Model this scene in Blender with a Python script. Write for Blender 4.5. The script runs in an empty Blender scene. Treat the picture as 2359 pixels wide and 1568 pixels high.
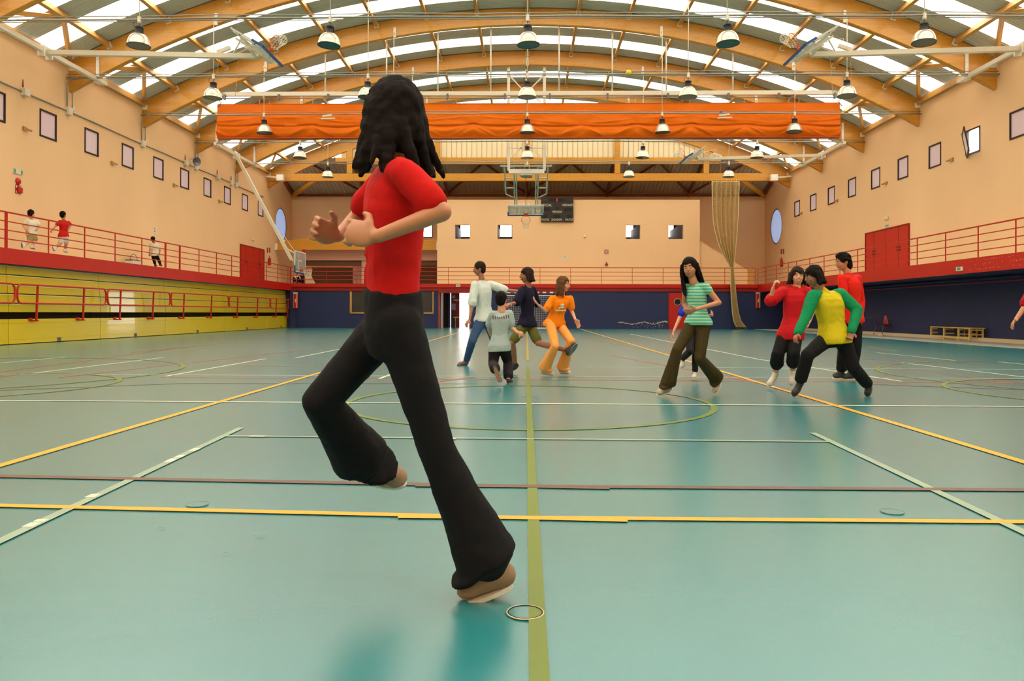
import bpy, bmesh, math, random
import numpy as np
from mathutils import Vector, Matrix, Quaternion

# ------------------------------------------------------------------ camera, world, exposure
sc = bpy.context.scene
F, YAW, PIT, ROL, CX, CY, H = 1783., .01986, .00293, .0029, 1178., 715., .9
_cy, _sy, _cp, _sp = math.cos(YAW), math.sin(YAW), math.cos(PIT), math.sin(PIT)
_R = np.array([_cy, _sy, 0.]); _Fh = np.array([-_sy, _cy, 0.]); _Z = np.array([0, 0, 1.])
FW = _Fh*_cp + _Z*_sp; _U = -_Fh*_sp + _Z*_cp
CR = _R*math.cos(ROL) + _U*math.sin(ROL); CU = _U*math.cos(ROL) - _R*math.sin(ROL)
CO = np.array([0., 0., H])
cam_d = bpy.data.cameras.new('camera'); cam = bpy.data.objects.new('camera', cam_d)
sc.collection.objects.link(cam); sc.camera = cam
cam_d.sensor_width = 36.; cam_d.sensor_fit = 'HORIZONTAL'; cam_d.lens = F/2359.*36.
cam_d.shift_x = -(CX-1179.5)/2359.; cam_d.shift_y = (CY-784.)/2359.
cam_d.clip_end = 300; cam_d.clip_start = .05
cam.matrix_world = Matrix(((CR[0], CU[0], -FW[0], CO[0]), (CR[1], CU[1], -FW[1], CO[1]), (CR[2], CU[2], -FW[2], CO[2]), (0, 0, 0, 1)))

world = bpy.data.worlds.new('overcast_sky'); sc.world = world; world.use_nodes = True
_bg = world.node_tree.nodes['Background']
_bg.inputs[0].default_value = (1.0, .985, .95, 1); _bg.inputs[1].default_value = 7.5
sc.view_settings.view_transform = 'Standard'; sc.view_settings.look = 'None'
sc.view_settings.gamma = 1.0; sc.view_settings.use_curve_mapping = False
sc.view_settings.exposure = -0.12

def at(px, py, X=None, Y=None, Z=None):
    """the point of a world plane that the photograph shows at a pixel"""
    d = FW + CR*(px-CX)/F - CU*(py-CY)/F
    t = (X-CO[0])/d[0] if X is not None else (Y-CO[1])/d[1] if Y is not None else (Z-CO[2])/d[2]
    return CO + d*t

# ------------------------------------------------------------------ helpers
COL = sc.collection
def lin(r, g, b):
    f = lambda v: (v/255./12.92) if v/255. <= .04045 else ((v/255.+.055)/1.055)**2.4
    return (f(r), f(g), f(b), 1.)
MATS = {}
def mat(name, rgb, rough=.6, metal=0., var=.0, vscale=3., bump=0., bscale=60., spec=.5, coat=0., stretch=None, speck=None):
    if name in MATS: return MATS[name]
    m = bpy.data.materials.new(name); m.use_nodes = True; nt = m.node_tree; N = nt.nodes; L = nt.links
    if 'hair' in name: spec = .15
    b = N['Principled BSDF']; c = lin(*rgb)
    b.inputs['Base Color'].default_value = c; b.inputs['Roughness'].default_value = rough
    b.inputs['Metallic'].default_value = metal; b.inputs['Specular IOR Level'].default_value = spec
    b.inputs['Coat Weight'].default_value = coat
    m.diffuse_color = c
    tc = N.new('ShaderNodeTexCoord'); mp = N.new('ShaderNodeMapping'); L.new(tc.outputs['Object'], mp.inputs[0])
    if stretch: mp.inputs['Scale'].default_value = stretch
    if var > 0 or True:
        n = N.new('ShaderNodeTexNoise'); n.inputs['Scale'].default_value = vscale; n.inputs['Detail'].default_value = 5
        L.new(mp.outputs[0], n.inputs['Vector'])
        mx = N.new('ShaderNodeMix'); mx.data_type = 'RGBA'
        v = max(var, .03)
        mx.inputs[6].default_value = tuple(min(1, x*(1-v)) for x in c[:3]) + (1,)
        mx.inputs[7].default_value = tuple(min(1, x*(1+v)) for x in c[:3]) + (1,)
        L.new(n.outputs['Fac'], mx.inputs[0])
        out = mx.outputs[2]
        if speck:
            sn = N.new('ShaderNodeTexNoise'); sn.inputs['Scale'].default_value = speck[1]; sn.inputs['Detail'].default_value = 1
            sm = N.new('ShaderNodeMapping'); sm.inputs['Scale'].default_value = speck[3]
            L.new(tc.outputs['Object'], sm.inputs[0]); L.new(sm.outputs[0], sn.inputs['Vector'])
            rp = N.new('ShaderNodeMapRange'); rp.inputs[1].default_value = speck[2]; rp.inputs[2].default_value = speck[2]+.04
            L.new(sn.outputs['Fac'], rp.inputs[0])
            m2 = N.new('ShaderNodeMix'); m2.data_type = 'RGBA'; L.new(rp.outputs[0], m2.inputs[0]); L.new(out, m2.inputs[6])
            m2.inputs[7].default_value = lin(*speck[0]); out = m2.outputs[2]
        L.new(out, b.inputs['Base Color'])
    if bump > 0:
        bn = N.new('ShaderNodeTexNoise'); bn.inputs['Scale'].default_value = bscale; bn.inputs['Detail'].default_value = 4
        L.new(mp.outputs[0], bn.inputs['Vector'])
        bp = N.new('ShaderNodeBump'); bp.inputs['Strength'].default_value = bump; bp.inputs['Distance'].default_value = .02
        L.new(bn.outputs['Fac'], bp.inputs['Height']); L.new(bp.outputs[0], b.inputs['Normal'])
    MATS[name] = m; return m

def panel_mat(name, rgb, clear, rough=.3, trans=.5):
    """daylight panel or glass: part clear, part diffusing, with a glossy skin"""
    m = bpy.data.materials.new(name); m.use_nodes = True; nt = m.node_tree; N = nt.nodes; L = nt.links
    for n in list(N):
        if n.type != 'OUTPUT_MATERIAL': N.remove(n)
    out = N['Material Output']; c = lin(*rgb)
    tr = N.new('ShaderNodeBsdfTransparent'); tr.inputs[0].default_value = c
    tl = N.new('ShaderNodeBsdfTranslucent'); df = N.new('ShaderNodeBsdfDiffuse')
    nz = N.new('ShaderNodeTexNoise'); nz.inputs['Scale'].default_value = 6
    mx = N.new('ShaderNodeMix'); mx.data_type = 'RGBA'; mx.inputs[6].default_value = tuple(x*.93 for x in c[:3])+(1,); mx.inputs[7].default_value = c
    L.new(nz.outputs['Fac'], mx.inputs[0])
    L.new(mx.outputs[2], tl.inputs[0]); L.new(mx.outputs[2], df.inputs[0])
    a = N.new('ShaderNodeMixShader'); a.inputs[0].default_value = trans; L.new(df.outputs[0], a.inputs[1]); L.new(tl.outputs[0], a.inputs[2])
    b = N.new('ShaderNodeMixShader'); b.inputs[0].default_value = clear; L.new(a.outputs[0], b.inputs[1]); L.new(tr.outputs[0], b.inputs[2])
    gl = N.new('ShaderNodeBsdfGlossy'); gl.inputs['Roughness'].default_value = rough
    lw = N.new('ShaderNodeLayerWeight'); lw.inputs[0].default_value = .5
    pw = N.new('ShaderNodeMath'); pw.operation = 'POWER'; pw.inputs[1].default_value = 4; L.new(lw.outputs['Facing'], pw.inputs[0])
    fr = N.new('ShaderNodeMapRange'); fr.inputs[3].default_value = .03; fr.inputs[4].default_value = .45; L.new(pw.outputs[0], fr.inputs[0])
    g = N.new('ShaderNodeMixShader'); L.new(fr.outputs[0], g.inputs[0]); L.new(b.outputs[0], g.inputs[1]); L.new(gl.outputs[0], g.inputs[2])
    L.new(g.outputs[0], out.inputs[0]); MATS[name] = m; return m

def basis_of(d):
    d = Vector(d).normalized(); u = Vector((0, 0, 1)) if abs(d.z) < .95 else Vector((0, 1, 0))
    a = d.cross(u).normalized(); b = a.cross(d).normalized(); return d, a, b

class MB:
    def __init__(s): s.v = []; s.f = []; s.mi = []; s.cur = 0
    def _f(s, f): s.f.append(f); s.mi.append(s.cur)
    def poly(s, pts):
        n = len(s.v); s.v += [tuple(map(float, p)) for p in pts]; s._f(tuple(range(n, n+len(pts)))); return s
    def hexa(s, p):
        n = len(s.v); s.v += [tuple(map(float, q)) for q in p]
        for f in ((0, 3, 2, 1), (4, 5, 6, 7), (0, 1, 5, 4), (1, 2, 6, 5), (2, 3, 7, 6), (3, 0, 4, 7)): s._f(tuple(n+i for i in f))
        return s
    def box(s, x0, x1, y0, y1, z0, z1):
        return s.hexa([(x0, y0, z0), (x1, y0, z0), (x1, y1, z0), (x0, y1, z0), (x0, y0, z1), (x1, y0, z1), (x1, y1, z1), (x0, y1, z1)])
    def bar(s, p0, p1, w, h, up=None):
        """box beam from p0 to p1, w across, h along 'up'"""
        p0, p1 = Vector(p0), Vector(p1); d = (p1-p0).normalized()
        if up is None: d, a, b = basis_of(d)
        else:
            a = d.cross(Vector(up)).normalized(); b = a.cross(d).normalized()
        a = a*w/2; b = b*h/2
        return s.hexa([p0-a-b, p0+a-b, p0+a+b, p0-a+b, p1-a-b, p1+a-b, p1+a+b, p1-a+b])
    def tube(s, pts, r, n=8, cap=True, closed=False):
        pts = [Vector(p) for p in pts]; m = len(pts); rr = r if hasattr(r, '__len__') else [r]*m
        base = len(s.v); prev = None
        for i, p in enumerate(pts):
            if closed: d = pts[(i+1) % m]-pts[i-1]
            else: d = pts[min(i+1, m-1)]-pts[max(i-1, 0)]
            d.normalize()
            if prev is None: _, a, b = basis_of(d)
            else:
                a = prev - d*prev.dot(d)
                if a.length < 1e-5: _, a, b = basis_of(d)
                a.normalize(); b = a.cross(d)
            b = d.cross(a); prev = a
            for k in range(n):
                t = 2*math.pi*k/n; q = p + (a*math.cos(t)+b*math.sin(t))*rr[i]; s.v.append(tuple(q))
        for i in range(m if closed else m-1):
            j = (i+1) % m
            for k in range(n):
                l = (k+1) % n; s._f((base+i*n+k, base+i*n+l, base+j*n+l, base+j*n+k))
        if cap and not closed:
            s._f(tuple(base+k for k in range(n))[::-1]); s._f(tuple(base+(m-1)*n+k for k in range(n)))
        return s
    def lathe(s, prof, c=(0, 0, 0), axis=(0, 0, 1), n=20, cap=True):
        d, a, b = basis_of(axis); c = Vector(c); base = len(s.v); m = len(prof)
        for r, h in prof:
            for k in range(n):
                t = 2*math.pi*k/n; s.v.append(tuple(c + d*h + (a*math.cos(t)+b*math.sin(t))*max(r, 1e-4)))
        for i in range(m-1):
            for k in range(n):
                l = (k+1) % n; s._f((base+i*n+k, base+i*n+l, base+(i+1)*n+l, base+(i+1)*n+k))
        if cap:
            s._f(tuple(base+k for k in range(n))[::-1]); s._f(tuple(base+(m-1)*n+k for k in range(n)))
        return s
    def prism(s, poly, off):
        """closed polygon (3-D points) pushed along off"""
        n = len(poly); base = len(s.v); off = Vector(off)
        s.v += [tuple(Vector(p)) for p in poly] + [tuple(Vector(p)+off) for p in poly]
        s._f(tuple(range(base, base+n))[::-1]); s._f(tuple(range(base+n, base+2*n)))
        for k in range(n):
            l = (k+1) % n; s._f((base+k, base+l, base+n+l, base+n+k))
        return s
    def grid(s, fn, nu, nv):
        base = len(s.v)
        for i in range(nu+1):
            for j in range(nv+1): s.v.append(tuple(map(float, fn(i/nu, j/nv))))
        for i in range(nu):
            for j in range(nv):
                a = base+i*(nv+1)+j; s._f((a, a+1, a+nv+2, a+nv+1))
        return s
    def capsule(s, p0, p1, r0, r1, n=12, sx=1., ax=None, hem=4):
        """closed tapered capsule; cross-section squeezed by sx along ax"""
        p0, p1 = Vector(p0), Vector(p1); d = p1-p0
        if d.length < 1e-6: d = Vector((0, 0, 1e-4)); p1 = p0+d
        d, a, b = basis_of(d)
        if ax is not None:
            a = Vector(ax) - d*Vector(ax).dot(d)
            if a.length < 1e-4: a = basis_of(d)[1]
            a.normalize(); b = d.cross(a)
        rings = []
        for i in range(hem): t = math.pi/2*(1-i/hem); rings.append((p0-d*r0*math.sin(t), r0*math.cos(t)))
        rings += [(p0, r0), (p1, r1)]
        for i in range(1, hem+1): t = math.pi/2*i/hem; rings.append((p1+d*r1*math.sin(t), r1*math.cos(t)))
        base = len(s.v)
        for c, r in rings:
            r = max(r, 1e-4)
            for k in range(n):
                t = 2*math.pi*k/n; s.v.append(tuple(c + a*(math.cos(t)*r*sx) + b*(math.sin(t)*r)))
        for i in range(len(rings)-1):
            for k in range(n):
                l = (k+1) % n; s._f((base+i*n+k, base+i*n+l, base+(i+1)*n+l, base+(i+1)*n+k))
        s._f(tuple(base+k for k in range(n))[::-1]); s._f(tuple(base+(len(rings)-1)*n+k for k in range(n)))
        return s
    def ell(s, c, M, n=16, m=10):
        """ellipsoid: M = three half-axis vectors"""
        c = Vector(c); A, B, C = [Vector(x) for x in M]; base = len(s.v)
        for i in range(m+1):
            t = math.pi*i/m
            for k in range(n):
                p = 2*math.pi*k/n; r = max(math.sin(t), .01)
                s.v.append(tuple(c + A*(r*math.cos(p)) + B*(r*math.sin(p)) + C*math.cos(t)))
        for i in range(m):
            for k in range(n):
                l = (k+1) % n; s._f((base+i*n+k, base+(i+1)*n+k, base+(i+1)*n+l, base+i*n+l))
        s._f(tuple(base+k for k in range(n))); s._f(tuple(base+m*n+k for k in range(n))[::-1])
        return s
    def mesh(s, name, mats, smooth=False):
        me = bpy.data.meshes.new(name); me.from_pydata(s.v, [], s.f)
        for m in (mats if isinstance(mats, (list, tuple)) else [mats]): me.materials.append(m)
        if any(s.mi): me.polygons.foreach_set('material_index', s.mi)
        if smooth: me.polygons.foreach_set('use_smooth', [True]*len(me.polygons))
        me.update(); return me
    def build(s, name, mats, parent=None, smooth=False, loc=None, bevel=0):
        return link(name, s.mesh(name, mats, smooth), parent, loc, bevel)

def link(name, data, parent=None, loc=None, bevel=0):
    o = bpy.data.objects.new(name, data); COL.objects.link(o)
    if loc is not None: o.location = loc
    if parent is not None:
        o.parent = parent
        if loc is None: o.matrix_parent_inverse = Matrix.Translation(-Vector(parent.location)) if not parent.parent else (Matrix.Translation(-Vector(root_of(parent).location)))
    if bevel:
        b = o.modifiers.new('bevel', 'BEVEL'); b.width = bevel; b.segments = 2; b.limit_method = 'ANGLE'
    return o
def root_of(o):
    while o.parent: o = o.parent
    return o
def fix(o):
    """world-space mesh parented: root only has a translation, so undo exactly that"""
    return o
def tag(o, label=None, cat=None, group=None, kind=None):
    if label: o['label'] = label
    if cat: o['category'] = cat
    if group: o['group'] = group
    if kind: o['kind'] = kind
    return o
def thing(name, label, cat, loc=(0, 0, 0), group=None):
    o = bpy.data.objects.new(name, None); COL.objects.link(o); o.location = loc; o.empty_display_size = .2
    return tag(o, label, cat, group)
def struct(name, loc=(0, 0, 0)):
    o = bpy.data.objects.new(name, None); COL.objects.link(o); o.location = loc; o['kind'] = 'structure'; return o
def part(mb, name, m, parent, smooth=False, bevel=0):
    """mb in world coordinates; stored relative to the thing's base"""
    off = Vector(root_of(parent).location); ch = parent
    v = [(x-off.x, y-off.y, z-off.z) for x, y, z in mb.v]; mb.v = v
    me = mb.mesh(name, m, smooth); o = bpy.data.objects.new(name, me); COL.objects.link(o); o.parent = parent
    if bevel:
        b = o.modifiers.new('bevel', 'BEVEL'); b.width = bevel; b.segments = 2; b.limit_method = 'ANGLE'
    return o
def copy_tree(o, parent=None):
    c = o.copy(); COL.objects.link(c); c.parent = parent
    for ch in o.children: copy_tree(ch, c)
    return c
def text_mesh(txt, size, m, parent, origin, xdir, ydir, depth=.004, align='CENTER', name='lettering', sx=1.):
    cu = bpy.data.curves.new('t', 'FONT'); cu.body = txt; cu.size = size; cu.align_x = align; cu.align_y = 'CENTER'; cu.extrude = depth; cu.resolution_u = 3
    to = bpy.data.objects.new('t', cu); COL.objects.link(to)
    me = bpy.data.meshes.new_from_object(to.evaluated_get(bpy.context.evaluated_depsgraph_get()))
    bpy.data.objects.remove(to); X = Vector(xdir).normalized()*sx; Y = Vector(ydir).normalized(); Zd = Vector(xdir).normalized().cross(Y)
    off = Vector(origin) - Vector(root_of(parent).location)
    me.transform(Matrix(((X.x, Y.x, Zd.x, off.x), (X.y, Y.y, Zd.y, off.y), (X.z, Y.z, Zd.z, off.z), (0, 0, 0, 1))))
    me.materials.clear(); me.materials.append(m); me.name = name
    o = bpy.data.objects.new(name, me); COL.objects.link(o); o.parent = parent; return o

# ------------------------------------------------------------------ materials
M_peach = mat('peach_wall_paint', (236, 194, 146), .75, var=.05, vscale=.6, bump=.15, bscale=40)
M_blue = mat('navy_wall_paint', (26, 40, 84), .6, var=.12, vscale=1.2, bump=.1)
M_red = mat('red_enamel', (188, 18, 3), .42, var=.06, vscale=.8)
M_reddk = mat('dark_red_enamel', (150, 14, 8), .45)
M_wood = mat('glulam_spruce', (206, 144, 42), .45, var=.20, vscale=2.2, stretch=(.35, 6, 9), speck=((140, 84, 26), 11, .70, (1., 1., 2.2)), coat=.15)
M_wood2 = mat('purlin_wood', (198, 146, 74), .5, var=.15, vscale=3, stretch=(6, .5, 6))
M_woodd = mat('stained_rafter_wood', (120, 56, 24), .55, var=.15, vscale=3)
M_sheet = mat('coated_roof_steel', (196, 196, 180), .5, .1, var=.05, vscale=.8, stretch=(.3, 8, 1))
M_cream = mat('cream_cladding_steel', (215, 206, 178), .5, var=.05)
M_annex = mat('grey_annex_roof_steel', (186, 172, 154), .5, var=.1)
M_white = mat('white_painted_steel', (222, 214, 194), .4, var=.04)
M_pipe = mat('galvanised_steel', (150, 150, 140), .35, .6, var=.08)
M_black = mat('black_casting', (24, 24, 26), .4)
M_dark = mat('dark_gap', (20, 16, 14), .8)
M_orange = mat('orange_vinyl', (224, 106, 0), .55, var=.05, vscale=1.5, bump=.1, bscale=14, spec=.15)
M_yellow = mat('yellow_laminate', (214, 186, 6), .3, var=.05, vscale=.7, coat=.4)
M_nose = mat('pale_edge_strip', (226, 214, 150), .4)
M_grey = mat('grey_steel', (110, 112, 112), .4, .5)
M_strip = mat('grey_concrete_strip', (176, 170, 156), .6, var=.08)
M_skirt = mat('cream_tile_skirting', (206, 186, 150), .4, var=.06)
M_alu = mat('lamp_aluminium', (214, 208, 192), .28, .55, var=.1, vscale=9)
M_frame = mat('dark_window_frame', (34, 22, 18), .4)
M_net = mat('white_net_cord', (225, 215, 190), .8)
M_netb = mat('beige_net_cord', (206, 178, 120), .85, var=.12, vscale=4)
M_rim = mat('orange_rim_paint', (226, 78, 26), .4)
M_pad = mat('blue_board_padding', (22, 76, 138), .5)
M_paleg = mat('pale_green_grey_steel', (168, 186, 172), .35, .2)
M_steelw = mat('bare_white', (236, 232, 222), .5)
M_board = mat('scoreboard_black', (30, 24, 20), .45, var=.1)
M_pine = mat('pine_slat', (214, 184, 106), .5, var=.12, vscale=4)
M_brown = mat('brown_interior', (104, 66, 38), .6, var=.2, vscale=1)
M_sky = panel_mat('translucent_roof_panel', (255, 250, 236), .42, .35, .85)
M_frost = panel_mat('frosted_window_pane', (216, 200, 200), .06, .15, .34)
M_clear = panel_mat('clear_window_pane', (250, 250, 252), .9, .05, .5)
M_glassb = panel_mat('acrylic_backboard_sheet', (225, 226, 220), .72, .1, .3)
M_lens = panel_mat('lamp_cover_glass', (120, 150, 145), .3, .08, .3)

# ------------------------------------------------------------------ floor with its painted lines
def floor_material():
    m = bpy.data.materials.new('teal_sports_vinyl'); m.use_nodes = True; nt = m.node_tree; N = nt.nodes; L = nt.links
    b = N['Principled BSDF']; tc = N.new('ShaderNodeTexCoord')
    n1 = N.new('ShaderNodeTexNoise'); n1.inputs['Scale'].default_value = .35; n1.inputs['Detail'].default_value = 6; L.new(tc.outputs['Object'], n1.inputs['Vector'])
    r = N.new('ShaderNodeValToRGB'); r.color_ramp.elements[0].color = lin(30, 116, 122); r.color_ramp.elements[1].color = lin(40, 130, 132)
    r.color_ramp.elements[0].position = .3; r.color_ramp.elements[1].position = .7
    L.new(n1.outputs['Fac'], r.inputs[0])
    n3 = N.new('ShaderNodeTexNoise'); n3.inputs['Scale'].default_value = 260; n3.inputs['Detail'].default_value = 2; L.new(tc.outputs['Object'], n3.inputs['Vector'])
    mx = N.new('ShaderNodeMix'); mx.data_type = 'RGBA'; mx.blend_type = 'OVERLAY'; mx.inputs[0].default_value = .12
    L.new(r.outputs[0], mx.inputs[6]); L.new(n3.outputs['Color'], mx.inputs[7])
    # scuffs and stains
    mp = N.new('ShaderNodeMapping'); mp.inputs['Scale'].default_value = (.5, 2.4, 1); mp.inputs['Rotation'].default_value = (0, 0, .3); L.new(tc.outputs['Object'], mp.inputs[0])
    n4 = N.new('ShaderNodeTexNoise'); n4.inputs['Scale'].default_value = 1.7; n4.inputs['Detail'].default_value = 8; L.new(mp.outputs[0], n4.inputs['Vector'])
    mr = N.new('ShaderNodeMapRange'); mr.inputs[1].default_value = .72; mr.inputs[2].default_value = .80; mr.inputs[4].default_value = .22; L.new(n4.outputs['Fac'], mr.inputs[0])
    m2 = N.new('ShaderNodeMix'); m2.data_type = 'RGBA'; L.new(mr.outputs[0], m2.inputs[0]); L.new(mx.outputs[2], m2.inputs[6]); m2.inputs[7].default_value = lin(96, 104, 66)
    L.new(m2.outputs[2], b.inputs['Base Color'])
    n2 = N.new('ShaderNodeTexNoise'); n2.inputs['Scale'].default_value = 3; n2.inputs['Detail'].default_value = 5
    mq = N.new('ShaderNodeMapping'); mq.inputs['Scale'].default_value = (.25, 3, 1); L.new(tc.outputs['Object'], mq.inputs[0]); L.new(mq.outputs[0], n2.inputs['Vector'])
    rr = N.new('ShaderNodeMapRange'); rr.inputs[3].default_value = .22; rr.inputs[4].default_value = .28; L.new(n2.outputs['Fac'], rr.inputs[0])
    L.new(rr.outputs[0], b.inputs['Roughness'])
    b.inputs['Specular IOR Level'].default_value = .8; b.inputs['Coat Weight'].default_value = .55; b.inputs['Coat IOR'].default_value = 1.6; b.inputs['Coat Roughness'].default_value = .26
    bp = N.new('ShaderNodeBump'); bp.inputs['Strength'].default_value = .06; bp.inputs['Distance'].default_value = .01
    n5 = N.new('ShaderNodeTexNoise'); n5.inputs['Scale'].default_value = 500; L.new(tc.outputs['Object'], n5.inputs['Vector'])
    L.new(n5.outputs['Fac'], bp.inputs['Height']); L.new(bp.outputs[0], b.inputs['Normal'])
    MATS[m.name] = m; return m
M_floor = floor_material()
WL, WR = -15.45, 15.45
FLX, FRX = -13.66, 13.2          # gallery edges
YF = 44.4                        # end wall under the gallery
YB = 50.6                        # back wall of the annex
fl = struct('floor')
part(MB().box(-14.9, 12.98, -6, 47.5, -.12, 0), 'floor_covering', M_floor, fl)
part(MB().box(12.98, 15.2, -6, 46.4, -.12, .012), 'concrete_border', M_strip, fl)
M_ly = mat('yellow_court_paint', (222, 156, 30), .4); M_lg = mat('olive_court_paint', (98, 116, 28), .4)
M_lb = mat('brown_court_paint', (96, 68, 56), .4); M_lw = mat('white_court_paint', (214, 214, 190), .35)
M_lr = mat('red_court_paint', (178, 76, 44), .35); M_lt = mat('worn_white_tape', (138, 158, 136), .4, var=.22, vscale=3)
M_lo = mat('ochre_court_paint', (160, 136, 40), .35)
_ln = [0]
def line(p, q, w, m, ext=0, name='court_line'):
    p, q = Vector((p[0], p[1], 0)), Vector((q[0], q[1], 0)); d = (q-p).normalized(); p -= d*ext; q += d*ext; a = Vector((-d.y, d.x, 0))*w/2
    _ln[0] += 1; z = .0006 + .00012*_ln[0]; mb = MB(); n = max(1, int((q-p).length/1.5))
    for i in range(n):
        s, e = p+(q-p)*(i/n), p+(q-p)*((i+1)/n)
        mb.poly([(s-a).to_tuple()[:2]+(z,), (e-a).to_tuple()[:2]+(z,), (e+a).to_tuple()[:2]+(z,), (s+a).to_tuple()[:2]+(z,)])
    return part(mb, name, m, fl)
def pl(x0, y0, x1, y1, w, m, ext=0): return line(at(x0, y0, Z=0), at(x1, y1, Z=0), w, m, ext)
def ring(c, r, w, m, a0=0, a1=360):
    _ln[0] += 1; z = .0006+.00012*_ln[0]; mb = MB(); n = 96
    for i in range(n):
        t, u = [math.radians(a0+(a1-a0)*(i+k)/n) for k in (0, 1)]
        mb.poly([(c[0]+(r-w/2)*math.cos(t), c[1]+(r-w/2)*math.sin(t), z), (c[0]+(r+w/2)*math.cos(t), c[1]+(r+w/2)*math.sin(t), z), (c[0]+(r+w/2)*math.cos(u), c[1]+(r+w/2)*math.sin(u), z), (c[0]+(r-w/2)*math.cos(u), c[1]+(r-w/2)*math.sin(u), z)])
    return part(mb, 'court_circle', m, fl)
# far and faint ones first, bold ones last
for a in [(71, 860, 377, 823), (0, 836, 150, 822), (383, 866, 612, 826), (681, 824, 808, 799), (873, 872, 915, 857), (1452, 769, 1746, 827), (1746, 827, 2077, 878), (2077, 835, 2359, 868), (2300, 833, 2359, 839), (2020, 812, 2200, 830)]: pl(*a, .05, M_lw)
for a in [(137, 869, 900, 744+40), (0, 857, 459, 795), (370, 869, 2359, 882), (1410, 819, 1740, 880), (2007, 839, 2333, 881), (1700, 815, 2330, 842), (1000, 880, 1090, 868), (0, 868, 60, 860)]: pl(*a, .05, M_lr)
for a in [(0, 862, 2359, 826+46), (1350, 845, 2359, 851)]: pl(*a, .035, M_lw)
for a in [(2000, 799, 2068, 809), (560, 842, 900, 846), (1340, 776, 1460, 800), (300, 812, 520, 790)]: pl(*a, .05, M_lo)
for a in [(0, 899, 420, 883), (2000, 885, 2359, 898), (420, 883, 1100, 884)]: pl(*a, .04, M_lb)
ring((.02, 7.75), 1.8, .06, M_lg)
cl = at(368, 860, Z=0)
ring((cl[0]-3.6, cl[1]), 3.6, .065, M_lg); ring((at(231, 889, Z=0)[0]-1.8, at(231, 889, Z=0)[1]), 1.8, .06, M_lg)
cr = at(2075, 866, Z=0)
ring((cr[0]+3.6, cr[1]), 3.6, .065, M_lg); ring((at(2222, 902, Z=0)[0]+1.8, at(2222, 902, Z=0)[1]), 1.8, .06, M_lg)
pl(0, 923, 2359, 937, .05, M_lw, 5)
g = at(1234, 1250, Z=0)[0]
line((.035, 1.), (.02, 12.8), .05, M_lg); line((.02, 14.6), (.02, 43), .05, M_lo)
pl(1200, 914.5, 1238, 914.5, .02, M_lb)
line((-3.06, 2.), (-3.06, 44), .07, M_ly); line((3.02, 2.), (3.02, 44), .07, M_ly)
pl(515, 1005, 1915, 1018, .045, M_lt); pl(515, 1005, 0, 1248, .05, M_lt, .4); pl(1915, 1018, 2359, 1228, .05, M_lt, .4)
pl(0, 1098, 1180, 1121, .062, M_lb, .5); pl(1180, 1121, 2359, 1130, .062, M_lb, .5)
pl(0, 1166, 1180, 1194, .055, M_ly, .5); pl(1180, 1194, 2359, 1204, .055, M_ly, .5)
M_lw2 = mat('fresh_white_tape', (196, 200, 180), .4)
for a, b in (((88, 1204), (100, 1198)), ((62, 1216), (84, 1206)), ((205, 1148), (222, 1140)), ((385, 1066), (402, 1058)), ((408, 1056), (420, 1050)), ((440, 1041), (456, 1034)), ((1000, 1011.2), (1050, 1011.8)), ((575, 1006), (610, 1006.4))): pl(a[0], a[1], b[0], b[1], .048, M_lw2)
def stain(px, py, rx, ry, n_=22):
    c = at(px, py, Z=0); _ln[0] += 1; z = .0006+.00012*_ln[0]; rn = random.Random(px)
    mb = MB().poly([(c[0]+rx*math.cos(2*math.pi*k/n_)*rn.uniform(.6, 1.1), c[1]+ry*math.sin(2*math.pi*k/n_)*rn.uniform(.5, 1.1), z) for k in range(n_)]); return part(mb, 'scuff_mark', mat('brown_scuff', (60, 118, 104), .35), fl)
for a in ((600, 1237, .028, .005), (372, 1218, .02, .006), (520, 1277, .012, .004)): stain(*a)
for k, (px, py, rr_) in enumerate([(1210, 1413, .055), (455, 1163, .052), (2055, 1180, .052)]):
    c = at(px, py, Z=0)
    s_ = tag(thing('socket_cover', ['round metal floor socket cover with dark ring beside olive centre line', 'faint round socket cover in floor at left, beyond long yellow line', 'faint round socket cover in floor at right, beyond long yellow line'][k], 'floor cover', (c[0], c[1], 0)), group='round socket covers in the floor')
    part(MB().lathe([(rr_-.004, .0), (rr_-.004, .0045)], (c[0], c[1], .0), n=40), 'cover_plate', M_floor if k == 0 else M_floor, s_)
    if k == 0:
        mb = MB(); mb.tube([(c[0]+rr_*math.cos(t*math.pi/24), c[1]+rr_*math.sin(t*math.pi/24), .0045) for t in range(48)], .0022, 6, closed=True); part(mb, 'metal_ring', M_skirt, s_, True)
        mb = MB(); mb.tube([(c[0]+(rr_-.004)*math.cos(t*math.pi/24), c[1]+(rr_-.004)*math.sin(t*math.pi/24), .0055) for t in range(48)], .0014, 6, closed=True); part(mb, 'gap_ring', M_dark, s_, True)
    else:
        mb = MB(); mb.tube([(c[0]+rr_*math.cos(t*math.pi/24), c[1]+rr_*math.sin(t*math.pi/24), .0045) for t in range(48)], .0008, 5, closed=True); part(mb, 'gap_ring', M_grey, s_, True)

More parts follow.
